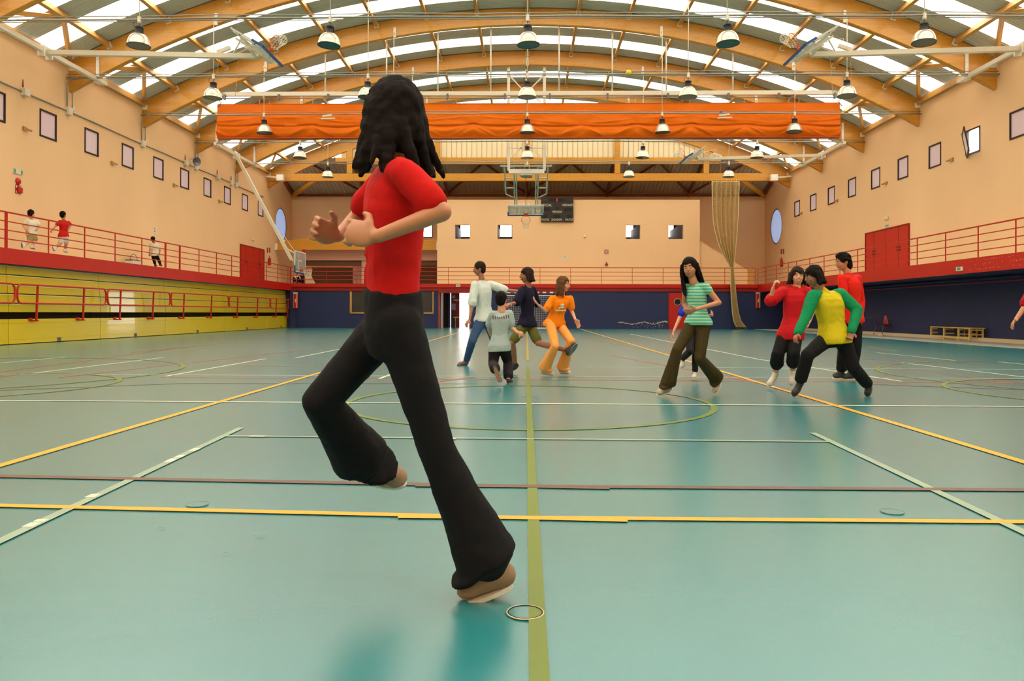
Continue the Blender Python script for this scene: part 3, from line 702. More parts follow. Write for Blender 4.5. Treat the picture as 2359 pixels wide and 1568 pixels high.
def make_lamp():
    t = thing('high_bay_lamp', 'x', 'lamp', (0, 0, 0), 'high bay lamps hanging in rows')
    part(MB().lathe([(.02, -.09), (.05, -.09), (.05, .0), (.02, .02)], (0, 0, .02), n=10), 'hook_block', M_white, t, True)
    mb = MB().tube([(0, 0, -.06), (0, 0, -.16)], .01, 6)
    mb.tube([(-.06, .02, -.02), (-.13, .02, -.06), (-.15, .02, -.14), (-.1, .02, -.2)], .007, 5); part(mb, 'hook', M_black, t)
    mb = MB().lathe([(.07, -.16), (.105, -.165), (.11, -.2), (.098, -.21), (.098, -.34), (.115, -.36), (.115, -.37)], n=20)
    for k in range(12): a_ = k*math.pi/6; mb.box(*sorted((.1*math.cos(a_), .1*math.cos(a_)+.008)), *sorted((.1*math.sin(a_), .1*math.sin(a_)+.008)), -.34, -.2)
    part(mb, 'ballast_housing', M_black, t, True)
    prof = [(.11, -.36), (.17, -.385), (.225, -.44), (.265, -.52), (.288, -.61), (.295, -.67), (.30, -.675), (.289, -.668), (.28, -.61), (.257, -.525), (.218, -.45), (.165, -.395), (.1, -.37)]
    part(MB().lathe(prof, n=32, cap=False), 'reflector', M_alu, t, True)
    part(MB().lathe([(.292, -.672), (.306, -.675), (.306, -.69), (.292, -.69)], n=32, cap=False), 'rim_clip', M_frame, t, True)
    part(MB().lathe([(.29, -.684), (.29, -.678)], n=32), 'cover_glass', M_lens, t)
    part(MB().capsule((0, 0, -.42), (0, 0, -.56), .045, .04, 10), 'bulb', M_steelw, t, True)
    return t
LX = [tuple(v*(y-.32)/y for v in (-10.58, -5.35, 0, 5.36, 10.6)) for y in ROWS[:5]]
lp = make_lamp(); first = True
CN = ['far left', 'left', 'middle', 'right', 'far right']
for r, y in enumerate(ROWS[:5]):
    for k, x in enumerate(LX[r]):
        if first: o = lp; first = False
        else: o = copy_tree(lp)
        o.location = (x, y-.32, ZP-.02); o.rotation_euler = (math.radians(random.uniform(-2, 2)), math.radians(random.uniform(-3, 3)), random.uniform(0, 1))
        o['label'] = 'bell-shaped high bay lamp, %s of the five on the %s conduit run' % (CN[k], LBL[r])
        # rod from the beam to the conduit
        if zb(x) > ZP+.3:
            rd = thing('hanger_rod', 'thin white rod above the %s lamp of the %s conduit run' % (CN[k], LBL[r]), 'rod', (x, y-.32, ZP+.06), 'rods holding the conduit runs')
            part(MB().tube([(x, y-.32, ZP+.06), (x, y-.32, zb(x)+.1)], .014, 6), 'rod', M_white, rd, True)
            part(MB().box(x-.02, x+.02, y-.34, y-.14, zb(x)+.08, zb(x)+.12).box(x-.05, x+.05, y-.15, y-.112, zb(x)-.05, zb(x)+.35), 'beam_plate', M_steelw, rd)
            part(MB().lathe([(.05, 0), (.05, .09)], (x, y-.32, ZP), n=8), 'pipe_clip', M_white, rd)

# small things on the conduits
bl = tag(link('balloon_ball', None), 'yellow ball caught on the second conduit run, right of centre', 'ball')
c = at(1448, 168, Y=25.6)
bpy.data.objects.remove(bl)
mb = MB().ell((0, 0, 0), [(.1, 0, 0), (0, .1, 0), (0, 0, .1)], 20, 14); o = mb.build('yellow_ball', mat('yellow_rubber', (226, 196, 20), .4), None, True); o.location = c; tag(o, 'yellow ball caught on the second conduit run, right of centre', 'ball')
for px, py, lb in ((755, 268, 'two shuttlecocks of pale plastic on third conduit run, left'), (1668, 266, 'blue and white shuttle stuck on third conduit run, right')):
    c = at(px, py, Y=30.6); t = thing('stuck_shuttlecock', lb, 'shuttlecock', c)
    part(MB().bar((c[0]-.2, c[1], c[2]), (c[0]+.2, c[1]-.05, c[2]+.03), .1, .06), 'feather_skirt', M_white, t)
    part(MB().bar((c[0]-.25, c[1], c[2]-.1), (c[0]+.3, c[1]-.05, c[2]-.09), .08, .04), 'feather_skirt', M_white, t)
    if px > 1000: part(MB().ell((c[0]-.12, c[1], c[2]+.12), [(.06, 0, 0), (0, .06, 0), (0, 0, .05)], 10, 8), 'cork_tip', M_pad, t, True)

# ------------------------------------------------------------------ orange divider curtain and its bar
YK = 30.87
cu = thing('divider_curtain', 'rolled-up orange vinyl divider curtain hanging high across the hall', 'curtain', (0, (YK+.26), 8.5))
sag = [k*2.17 for k in range(-6, 7)]
def curt(u, v):
    x = -12.52+24.95*u; z = 9.29-1.37*v
    # folds hang in swags between the lifting cords
    ph = (x+13.02)/2.17; f = ph-math.floor(ph); s = math.sin(math.pi*f)
    y = (YK+.26)-.12
    fold = .64+.015*math.sin(x*.7)+.02*s
    e = min(f, 1-f)*2.17            # distance from the nearest lifting cord
    if v < fold:
        t = v/fold; y -= .09*t**2 + .030*math.exp(-(e/.35)**2)*math.sin(t*math.pi) 
        y -= .018*math.sin(11*t+5*s+x*.35)*t*(.4+.6*s) + .010*math.sin(x*2.1+t*6)*t*t
        y -= .014*max(0, 1-abs((t-.35-.45*(e/1.1))/.07))*(1-.5*e) + .03*max(0, 1-abs((t-.75-.12*math.sin(x*.8))/.06))*s
    else:
        t = (v-fold)/(1-fold); y -= .02+.12*math.sin(math.pi*min(1, t*.9+.1))*(1-.15*s)-.05*math.exp(-t*14)
        y -= .022*math.sin(t*7-6*s+x*.5)*math.sin(math.pi*t) + .05*max(0, 1-abs((t-1.0*e)/.14))*math.sin(math.pi*t)
        z -= .02*s*(1-t)
    z += .035*(1-s)*(v*1.5 if v < .7 else 1-v)+.012*math.sin(x*1.9)*v
    return (x, y, z)
mb = MB().grid(curt, 420, 46); mb.grid(lambda u, v: (-12.52+24.95*(1-u), (YK+.26)+.1+.04*math.sin(v*9), 9.29-1.35*v), 40, 8)
part(mb, 'orange_sheet', M_orange, cu, True)
part(MB().box(-12.52, 12.43, (YK+.26)-.2, (YK+.26)+.12, 7.90, 7.93).box(-12.52, 12.43, (YK+.26)-.13, (YK+.26)+.1, 9.28, 9.30), 'hem', mat('orange_hem', (196, 72, 6), .5), cu)
for x in (-12.52, 12.41): part(MB().box(x, x+.02, (YK+.26)-.13, (YK+.26)+.1, 7.92, 9.29), 'end_hem', M_orange, cu)
mb = MB()
for x in sag:
    if abs(x) < 12.4: mb.tube([(x, (YK+.26), 9.2), (x, (YK+.26), 9.55)], .008, 5)
part(mb, 'lifting_cords', M_white, cu)
cb = thing('curtain_bar', 'long white steel bar with winding shaft above the orange curtain', 'bar', (0, (YK+.17), 9.7))
part(MB().box(-12.4, 12.6, (YK+.17)-.06, (YK+.17)+.06, 9.62, 9.78), 'box_beam', M_white, cb)
part(MB().tube([(-12.3, (YK+.17)-.12, 9.50), (12.3, (YK+.17)-.12, 9.48)], .022, 8), 'winding_shaft', M_pipe, cb, True)
for x in (-12.2, -10, -8, -5.6, -3.2, -.9, .9, 3.2, 5.6, 8, 10, 12.2):
    mb = MB().box(x-.04, x+.04, (YK+.17)-.16, (YK+.17)-.06, 9.44, 9.66); part(mb, 'shaft_bearing', M_grey, cb)
for x in (-8.15, -5.67, -3.6, -1.47, 1.27, 3.4, 5.55, 8.2): part(MB().tube([(x, (YK+.17), 9.76), (x, (YK+.17), zb(x)+.02)], .03, 6), 'hanger_post', M_white, cb, True)
for s in (-1, 1): part(MB().lathe([(.12, 0), (.12, .05)], (s*12.45, (YK+.17)-.18, 9.68), (0, 1, 0), 14), 'pulley', M_white, cb); part(MB().tube([(s*12.5, (YK+.17)-.2, 9.5), (s*12.3, (YK+.17)-.2, 9.3), (s*12.45, (YK+.17)-.2, 9.1)], .02, 6), 'crank_eye', M_grey, cb)

# ------------------------------------------------------------------ railings
def railing(lb, pts_y, fn, zbase, name='gallery_railing', thick=()):
    t = thing(name, lb, 'railing', tuple(fn(pts_y[0], zbase)), 'red gallery railings')
    a, b = pts_y[0], pts_y[-1]
    for i, p in enumerate(pts_y):
        w_ = .05 if i in thick else .025; q = Vector(fn(p, zbase-.02)); r_ = Vector(fn(p, zbase+.93))
        part(MB().bar(q, r_, w_, w_*1.2), 'post', M_red, t)
    part(MB().bar(fn(a, zbase+.94), fn(b, zbase+.94), .05, .035, (0, 0, 1)), 'handrail', M_red, t)
    for h in (.24, .47, .70): part(MB().bar(fn(a, zbase+h), fn(b, zbase+h), .026, .026, (0, 0, 1)), 'rail', M_red, t)
    return t
LP = [18.2, 20.0, 21.8, 23.6, 25.37, 27.15, 28.95, 30.15, 31.94, 33.74, 35.5, 37.3, 39.1, 40.3, 42.1, 43.94, YF]
railing('red steel railing of the left gallery above the yellow bleachers', LP, lambda y, z: (FLX+.02, y, z), GZ, thick=(1, 6, 7))
RP = [YF, 42.93, 41.12, 39.28, 38.11, 36.33, 34.59, 32.85, 31.1, 28.7, 26.4, 24.63, 22.87, 21.13, 19.35][::-1]
railing('red steel railing of the right gallery above the dark blue wall', RP, lambda y, z: (FRX-.02, y, z), GZ-.04, thick=(0,))
FP = [-13.3+1.757*k for k in range(16)]
railing('red steel railing along the far gallery at the end wall', [FLX]+FP[:]+[], lambda x, z: (x, YF, z), GZ-.01)

# ------------------------------------------------------------------ yellow retractable bleachers
XBL = -13.86
seams = [15.9]+[float(at(px, 750, X=XBL)[1]) for px in (20, 231.6, 381, 517, 614, 677.7)]
posts_px = [None, (87, 194), (278.5, 354), (424.6, 488), (548, 594), (637, 664)]
NMB = ['leftmost, cut off by the photo edge', 'second from the left', 'third from the left', 'fourth from the left', 'fifth from the left', 'last, beside the blue end wall']
rows_z = [(.88, 1.105), (1.135, 1.36), (1.39, 1.615), (1.645, 1.87), (1.90, 2.125)]
for u in range(6):
    y0, y1 = seams[u]+.012, seams[u+1]-.012
    t = thing('bleacher_unit', 'yellow folded bleacher unit with red guard rail, '+NMB[u], 'bleacher', (XBL, (y0+y1)/2, 0), 'yellow bleacher units along the left wall')
    part(MB().box(XBL-.06, XBL, y0, y1, .02, .69), 'front_panel', M_yellow, t, bevel=.004)
    part(MB().box(XBL-.05, XBL+.004, y0, y1, .575, .58).box(XBL-.05, XBL+.004, y0, y1, .13, .134), 'panel_groove', mat('yellow_shadow_line', (150, 128, 10), .5), t)
    part(MB().box(XBL-.5, XBL-.35, y0, y1, .05, 2.1), 'inner_frame', mat('bleacher_dark_frame', (30, 22, 12), .8), t)
    part(MB().box(XBL-.35, XBL-.02, y0, y1, .66, .685), 'footboard', M_yellow, t)
    for k, (a, b) in enumerate(rows_z):
        xo = XBL-.02*k
        ri = part(MB().box(xo-.05, xo, y0, y1, a, b), 'riser_panel', M_yellow, t)
        part(MB().box(xo-.05, xo+.012, y0, y1, b-.02, b+.003), 'edge_strip', M_nose, ri)
    ym = (y0+y1)/2; part(MB().box(XBL, XBL+.012, ym-.09, ym+.09, .03, .14).box(XBL+.012, XBL+.03, ym-.03, ym+.05, .05, .12), 'floor_lock', M_grey, t)
    # guard rail
    gr = MB(); xg = XBL+.2; za_, zb_ = 1.12, 1.63; r = .16; path = []
    for cy, cz, t0 in ((y1-.04-r, zb_-r, 0), (y0+.04+r, zb_-r, 90), (y0+.04+r, za_+r, 180), (y1-.04-r, za_+r, 270)):
        for k in range(6): a = math.radians(t0+k*18); path.append((xg, cy+r*math.cos(a), cz+r*math.sin(a)))
    g_ = part(gr.tube(path, .027, 8, closed=True), 'guard_rail', M_red, t, True)
    pp = [float(at(p, 700, X=xg)[1]) for p in posts_px[u]] if posts_px[u] else [y0+1., y1-1.]
    for yy in pp:
        part(MB().bar((xg, yy, zb_), (xg-.04, yy, .62), .045, .045), 'post', M_red, g_)
        part(MB().box(XBL, xg+.02, yy-.03, yy+.03, .62, .66).box(XBL, XBL+.03, yy-.1, yy+.04, .63, .72), 'post_bracket', M_red, g_)
pb = tag(MB().ell((0, 0, 0), [(.1, 0, 0), (0, .14, 0), (0, 0, .05)], 12, 8).ell((.02, .12, .01), [(.06, 0, 0), (0, .08, 0), (0, 0, .05)], 10, 6).build('crumpled_bag', M_steelw, None, True, loc=(XBL-.08, seams[-1]-.35, .73)), 'crumpled white bag on the end of the last bleacher unit', 'bag')

# ------------------------------------------------------------------ basketball units
def net_of(mb, c, axis, r, L=.42, tw=8):
    """hexagon-like cord net hanging from a ring: axis = direction the net falls"""
    d, a, b = basis_of(axis); rings = 5
    def P(k, i):
        t = 2*math.pi*(k+.5*(i % 2))/12; f = i/rings; rr_ = r*(1-.42*f**.8)
        return Vector(c)+d*(L*f)+(a*math.cos(t)+b*math.sin(t))*rr_
    for i in range(rings):
        for k in range(12):
            mb.tube([P(k, i), P(k, i+1)], .006, 4, cap=False); mb.tube([P(k, i), P(k-1 if i % 2 == 0 else k+1, i+1)], .006, 4, cap=False)
    mb.tube([P(k, rings) for k in range(12)], .006, 4, closed=True)
def backboard(t, c, wv, up, nrm, fall, padsides=True):
    """c = centre of the board; wv width axis, up height axis, nrm outward normal"""
    c, wv, up, nrm = Vector(c), Vector(wv).normalized(), Vector(up).normalized(), Vector(nrm).normalized()
    def slab(mb, u0, u1, v0, v1, d0, d1): mb.hexa([c+wv*u+up*v+nrm*e for e in (d0, d1) for u, v in ((u0, v0), (u1, v0), (u1, v1), (u0, v1))]); return mb
    B = part(slab(MB(), -.9, .9, -.525, .525, -.01, .01), 'backboard', M_glassb, t)
    mb = MB(); slab(mb, -.9, .9, .475, .525, -.03, .013); slab(mb, -.9, .9, -.525, -.475, -.03, .013); slab(mb, -.9, -.85, -.475, .475, -.03, .013); slab(mb, .85, .9, -.475, .475, -.03, .013)
    part(mb, 'board_frame', M_steelw, B)
    mb = MB(); slab(mb, -.295, .295, .035, .085, .01, .014); slab(mb, -.295, -.245, -.365, .035, .01, .014); slab(mb, .245, .295, -.365, .035, .01, .014); slab(mb, -.245, .245, -.365, -.325, .01, .014)
    part(mb, 'aiming_square', M_steelw, B)
    mb = MB(); slab(mb, -.93, .93, -.575, -.505, -.035, .035); slab(mb, -.935, -.88, -.575, -.2, -.035, .035); slab(mb, .88, .935, -.575, -.2, -.035, .035)
    part(mb, 'edge_padding', M_pad, B)
    mb = MB(); slab(mb, -.14, -.1, -.5, .5, -.12, -.03); slab(mb, .1, .14, -.5, .5, -.12, -.03); slab(mb, -.8, .8, .2, .25, -.1, -.03); slab(mb, -.8, .8, -.3, -.25, -.1, -.03); slab(mb, -.8, -.76, -.45, .45, -.07, -.03); slab(mb, .76, .8, -.45, .45, -.07, -.03)
    part(mb, 'rear_frame', M_steelw, B)
    rc = c-up*.36+nrm*(.15+.228); R_ = part(slab(MB(), -.1, .1, -.42, -.32, .01, .09), 'rim', M_rim, t)
    mb = MB(); slab(mb, -.05, .05, -.375, -.345, .09, .17); part(mb, 'rim_arm', M_rim, R_)
    part(MB().tube([rc+(wv*math.cos(k*math.pi/16)+nrm*math.sin(k*math.pi/16))*.228 for k in range(32)], .011, 8, closed=True), 'rim_ring', M_rim, R_, True)
    mb = MB(); net_of(mb, rc, fall, .222); part(mb, 'net', M_net, t)
def swing_unit(side, yb0, yb1, yp, armend, lb, folded, boardc, up, nrm, fall):
    xbar = side*14.45; zbar = zb(xbar)-.14; s = -side
    t = thing('swing_basketball_unit', lb, 'basketball hoop', (xbar, yp, zbar), 'swing-arm basketball units on the side walls')
    part(MB().bar((xbar, yb0-.35, zbar), (xbar, yb1+.35, zbar), .13, .13, (0, 0, 1)), 'mounting_bar', M_white, t)
    for y in (yb0, yb1):
        mb = MB().box(xbar-.05, xbar+.05, y-.16, y-.115, zbar, zbar+.95).box(xbar-.12, xbar+.12, y-.18, y+.18, zbar-.08, zbar-.05)
        for k in range(4): mb.lathe([(.012, 0), (.012, .02)], (xbar, y-.16, zbar+.3+k*.18), (0, -1, 0), 6)
        part(mb, 'hanger_plate', M_steelw, t)
    pv = Vector((xbar, yp, zbar-.04)); ae = Vector(armend)
    part(MB().box(xbar-.1, xbar+.1, yp-.22, yp-.16, zbar-.2, zbar+.12).box(xbar-.1, xbar+.1, yp+.16, yp+.22, zbar-.2, zbar+.12).tube([(xbar, yp-.2, zbar+.14), (xbar, yp+.2, zbar+.14)], .02), 'pivot_clamp', M_steelw, t)
    part(MB().bar(pv, ae, .14, .16, (0, 1, 0)), 'swing_arm', M_white, t)
    c = Vector(boardc); d = (ae-pv).normalized()
    mb = MB()
    for sy in (-.35, .35):
        mb.bar(ae+Vector((0, sy*.3, 0)), c-Vector(nrm)*.08+Vector((0, sy, 0)), .07, .07); mb.bar(c-Vector(nrm)*.14+Vector((0, sy, 0))+Vector(up)*.5, c-Vector(nrm)*.16+Vector((0, sy, 0))-Vector(up)*.45, .08, .06)
        mb.bar(ae-d*.7, c-Vector(nrm)*.08+Vector((0, sy, 0))+Vector(up)*.35, .035, .035)
    mb.bar(ae-d*1.15+Vector((0, 0, .1)), ae-d*.75+Vector((0, 0, .25)), .1, .1)
    mb.tube([ae-d*.9, ae-d*.9+Vector((0, 0, .45)), c-Vector(nrm)*.1+Vector(up)*.3], .012)
    part(mb, 'board_struts', M_white, t)
    backboard(t, c, (0, 1, 0), up, nrm, fall)
    if folded:
        part(MB().tube([ae-d*1.1, ae-d*1.15+Vector((0, 0, -1.))], .008, 5).tube([ae-d*.5, ae-d*.6+Vector((0, 0, -1.3))], .008, 5), 'pull_cord', M_wood2, t)
Yp = 22.9
ae = at(588, 130, Y=Yp); ar = at(1872, 126, Y=Yp)
swing_unit(-1, 20.87, 25.87, Yp, (ae[0], Yp, ae[2]), 'folded-up basketball hoop at upper left, under the nearest beams', True, (ae[0]+.05, Yp, ae[2]+.28), (-.86, 0, .51), (.51, 0, .86), (.35, .5, .3))
swing_unit(1, 20.87, 25.87, Yp, (ar[0], Yp, ar[2]), 'folded-up basketball hoop at upper right, under the nearest beams', True, (ar[0]-.05, Yp, ar[2]+.28), (.86, 0, .51), (-.51, 0, .86), (-.35, .5, .3))
Yq = 38.2
ae = at(686, 622, Y=Yq)
swing_unit(-1, 35.87, 40.87, Yq, (ae[0]-.3, Yq, ae[2]+.5), 'lowered basketball hoop with long white arm by the far left gallery corner', False, (ae[0]+.12, Yq, 3.38), (0, 0, 1), (1, 0, 0), (0, 0, -1))
ar = at(1598, 366, Y=Yq)
swing_unit(1, 35.87, 40.87, Yq, (ar[0]+.2, Yq, ar[2]), 'folded-up basketball hoop with blue padding at the far right, past the curtain', True, (ar[0]-.05, Yq, ar[2]+.2), (.86, 0, .51), (-.51, 0, .86), (-.5, .2, -.2))

# ceiling unit above the far end
cx = float(at(1212, 400, Y=37)[0]); ct = thing('ceiling_basketball_unit', 'basketball hoop folded up on a white ceiling frame, centre of the far end', 'basketball hoop', (cx, 37, 8))
def C(px, py, Y): return Vector(at(px, py, Y=Y))
mb = MB()
for px in (1172, 1254):
    p1, p0 = C(px, 395, 36.2), C(px, 157, 36.2); p1.y = p0.y = 36.0
    part(MB().bar(p0, p1, .13, .13, (0, 1, 0)), 'mast', M_white, ct)
mb.bar(C(1172, 172, 36), C(1212, 215, 36), .05, .05).bar(C(1254, 172, 36), C(1212, 215, 36), .05, .05).bar(C(1180, 235, 36), C(1212, 210, 36), .05, .05).bar(C(1246, 235, 36), C(1212, 210, 36), .05, .05)
mb.bar(C(1212, 330, 36), C(1180, 360, 36), .05, .05).bar(C(1212, 330, 36), C(1245, 360, 36), .05, .05).bar(C(1172, 341, 36), C(1254, 341, 36), .05, .05).bar(C(1212, 160, 35.9), C(1212, 330, 35.95), .06, .06)
part(mb, 'mast_bracing', M_white, ct)
part(MB().bar(C(1172, 395, 36), C(1254, 395, 36), .2, .2), 'cross_beam', M_steelw, ct)
part(MB().ell(C(1212, 404, 35.7), [(.3, 0, 0), (0, .12, 0), (0, 0, .09)], 14, 8), 'winch_motor', M_pipe, ct, True)
part(MB().bar(C(1152, 382, 36.4), C(1272, 382, 36.4), .08, .08), 'top_tube', M_paleg, ct)
def yy_(py): return 36.4+(py-382)/(475-382)*2.6
for s in (-1, 1):
    X = lambda px: 1212+s*(1212-px)
    fr_ = MB(); q = lambda px, py: C(X(px), py, yy_(py))
    fr_.tube([q(1162, 383), q(1165, 447), q(1185, 456)], .035, 6); fr_.tube([q(1184, 383), q(1186, 476)], .035, 6); fr_.tube([q(1189, 400), q(1191, 490)], .03, 6)
    for py in (385, 410, 433): fr_.tube([q(1163, py), q(1184, py)], .035, 6)
    part(fr_, 'side_frame', M_paleg, ct, True)
part(MB().tube([C(1211, 395, 36.2), C(1211, 472, 39.0)], .012), 'lifting_strap', M_woodd, ct)
bc = (C(1211.5, 474, 38.9)+C(1211.5, 494, 38.9))/2; upv = Vector((0, -.94, .34)); nv = Vector((0, -.34, -.94))
bc = Vector(((bc.x), 39.1, float(at(1211.5, 484, Y=39.1)[2])))
backboard(ct, bc, (1, 0, 0), upv, nv, (0, -.3, -.9))

# ------------------------------------------------------------------ scoreboard, signs, fire gear
def flat_sign(name, lb, cat, c, w, h, face, m, d=.012, group=None):
    """thin panel centred at c; face = 'X+', 'X-' or 'Y-': the way it looks"""
    t = thing(name, lb, cat, tuple(c), group)
    x, y, z = c
    mb = MB()
    if face == 'Y-': mb.box(x-w/2, x+w/2, y-d, y, z-h/2, z+h/2)
    elif face == 'X+': mb.box(x, x+d, y-w/2, y+w/2, z-h/2, z+h/2)
    else: mb.box(x-d, x, y-w/2, y+w/2, z-h/2, z+h/2)
    part(mb, 'panel', m, t); return t
M_ink = mat('dark_ink', (50, 44, 40), .6); M_ink2 = mat('cream_lettering', (214, 208, 184), .5); M_sgreen = mat('green_sign_print', (70, 150, 120), .5)
a, b = at(1246.5, 454, Y=YC-.1), at(1321, 511, Y=YC-.1)
sb = thing('scoreboard', 'black scoreboard with cream lettering on the peach block, right of the far hoop', 'scoreboard', ((a[0]+b[0])/2, YC-.1, b[2]))
part(MB().box(a[0], b[0], YC-.12, YC-.0, b[2], a[2]), 'casing', M_board, sb, bevel=.01)
SX = lambda u: a[0]+(b[0]-a[0])*u
SZ = lambda v: a[2]-(a[2]-b[2])*v
for txt, u, v, sz in (('LOCAL', .165, .325, .17), ('VISITANTE', .825, .325, .15), ('PERIODO', .50, .60, .14), ('FALTAS', .13, .935-.02, .14), ('JUGADOR', .485, .935-.02, .14), ('FALTAS', .865, .935-.02, .14)):
    text_mesh(txt, sz*1.25, M_ink2, sb, (SX(u), YC-.125, SZ(v)), (1, 0, 0), (0, 0, 1), .003, sx=1.0 if txt == 'LOCAL' else .78)
text_mesh('ELITE', .1, M_grey, sb, (SX(.12), YC-.125, SZ(.11)), (1, 0, 0), (0, 0, 1), .002)
M_led = mat('red_led', (255, 40, 40), .4); M_led.node_tree.nodes['Principled BSDF'].inputs['Emission Color'].default_value = lin(255, 30, 40); M_led.node_tree.nodes['Principled BSDF'].inputs['Emission Strength'].default_value = 2.5
for v in (.075, .145): part(MB().lathe([(.03, 0), (.03, .008)], (SX(.49), YC-.122, SZ(v)), (0, -1, 0), 10), 'colon_led', M_led, sb)
for u, v, w_, h_ in ((.36, .12, .2, .13), (.6, .12, .2, .13), (.16, .5, .24, .13), (.84, .5, .24, .13), (.5, .45, .08, .12), (.13, .78, .12, .12), (.86, .78, .12, .12), (.49, .78, .2, .12)):
    part(MB().box(SX(u-w_/2), SX(u+w_/2), YC-.123, YC-.12, SZ(v+h_/2), SZ(v-h_/2)), 'display_window', M_dark, sb)
def px_sign(x, y, Y, w, h, **k): c = at(x, y, Y=Y); return c
t = flat_sign('wall_sign', 'white sign reading 10 on the peach block, below the scoreboard', 'sign', at(1302, 592.5, Y=YC), .30, .21, 'Y-', M_white); text_mesh('10', .17, M_ink, t, tuple(at(1301, 592.5, Y=YC-.014)), (1, 0, 0), (0, 0, 1), .001)
def extinguisher_sign(c, face, lb):
    t = flat_sign('extinguisher_sign', lb, 'sign', c, .24, .24, face, M_white, group='small red and white fire signs')
    ox, oy = (0, -.014) if face == 'Y-' else ((.014, 0) if face == 'X+' else (-.014, 0))
    u = (1, 0) if face == 'Y-' else (0, 1)
    P = lambda p, q: (c[0]+ox+u[0]*p, c[1]+oy+u[1]*p, c[2]+q)
    mb = MB()
    for s0, s1 in (((.1, 0), (0, .1)), ((0, .1), (-.1, 0)), ((-.1, 0), (0, -.1)), ((0, -.1), (.1, 0))): mb.bar(P(*s0), P(*s1), .035, .035)
    part(mb, 'red_diamond', M_red, t)
    mb = MB()
    for s0, s1 in (((-.12, -.12), (.12, -.12)), ((.12, -.12), (.12, .12)), ((.12, .12), (-.12, .12)), ((-.12, .12), (-.12, -.12))): mb.bar(P(*s0), P(*s1), .014, .014)
    part(mb, 'border', M_reddk, t); return t
extinguisher_sign(at(1397, 579.5, Y=YC), 'Y-', 'red and white fire sign on the peach block, right of the white sign')
extinguisher_sign(at(41, 436, X=WL), 'X+', 'red and white fire sign high on the left wall, near photo edge')
t = thing('alarm_bell', 'round red alarm bell above the fire sign on the left wall', 'alarm', tuple(at(40.5, 417.5, X=WL)))
c = t.location; part(MB().lathe([(.11, 0), (.11, .03), (.08, .06), (.02, .07)], c, (1, 0, 0), 18), 'bell', M_red, t, True); part(MB().box(c.x, c.x+.06, c.y-.04, c.y+.16, c.z-.34, c.z-.18), 'siren_box', M_red, t)
t = thing('alarm_bell', 'small dark red bell-shaped alarm low on the peach block', 'alarm', tuple(at(1397, 607, Y=YC))); c = t.location
part(MB().lathe([(.09, 0), (.07, .09), (.03, .17), (.02, .2)], (c.x, c.y-.06, c.z-.1), (0, 0, 1), 14), 'bell', M_reddk, t, True)
t = flat_sign('exit_sign', 'green and white exit sign high on left wall above the red bell', 'sign', at(40, 395, X=WL), .42, .15, 'X+', MATS['cream_lettering'], .03, 'exit signs'); c = t.location
part(MB().box(c.x+.03, c.x+.034, c.y-.2, c.y-.12, c.z-.06, c.z+.06).box(c.x+.03, c.x+.034, c.y+.12, c.y+.2, c.z-.06, c.z+.06), 'green_print', M_sgreen, t)
t = flat_sign('exit_sign', 'green and white exit sign on the red fascia at the right', 'sign', at(2211.5, 619, X=FRX-.045), .34, .12, 'X-', M_white, .03, 'exit signs'); c = t.location
part(MB().box(c.x-.034, c.x-.03, c.y-.08, c.y+.12, c.z-.04, c.z+.04), 'green_print', M_sgreen, t)
t = flat_sign('exit_sign', 'white exit sign on the far red fascia above the open doorway', 'sign', at(1055.5, 657.5, Y=YF-.05), .24, .13, 'Y-', M_white, .03, 'exit signs'); c = t.location
part(MB().box(c.x-.08, c.x+.08, c.y-.034, c.y-.03, c.z-.02, c.z+.02), 'green_print', M_sgreen, t)
t = flat_sign('exit_sign', 'small exit sign over the red doors of the right gallery', 'sign', at(2044, 519.5, X=WR), .3, .13, 'X-', MATS['cream_lettering'], .03, 'exit signs'); c = t.location
part(MB().box(c.x-.034, c.x-.03, c.y-.1, c.y+.1, c.z-.03, c.z+.03), 'green_print', M_sgreen, t)
t = flat_sign('lane_number', 'white sign with a number 2 on the left wall above the walking boy', 'sign', at(356.5, 530, X=WL), .24, .26, 'X+', M_white); text_mesh('2', .26, M_ink, t, tuple(at(356.5, 530, X=WL+.014)), (0, 1, 0), (0, 0, 1), .001)
def emergency_light(X, face, px, py, lb):
    c = at(px, py, X=X); s = 1 if face == 'X+' else -1
    t = thing('emergency_light', lb, 'lamp', tuple(c), 'emergency lights over the gallery doors'); part(MB().box(*sorted((X, X+s*.06)), c[1]-.16, c[1]+.16, c[2]-.07, c[2]+.07), 'housing', M_white, t, bevel=.02)
    part(MB().box(*sorted((X+s*.06, X+s*.07)), c[1]-.12, c[1]+.12, c[2]-.04, c[2]+.04), 'diffuser', M_nose, t)
emergency_light(WL, 'X+', 582, 552, 'emergency light over the red doors of the left gallery')
emergency_light(WR, 'X-', 2043, 502, 'emergency light over the red doors of the right gallery')
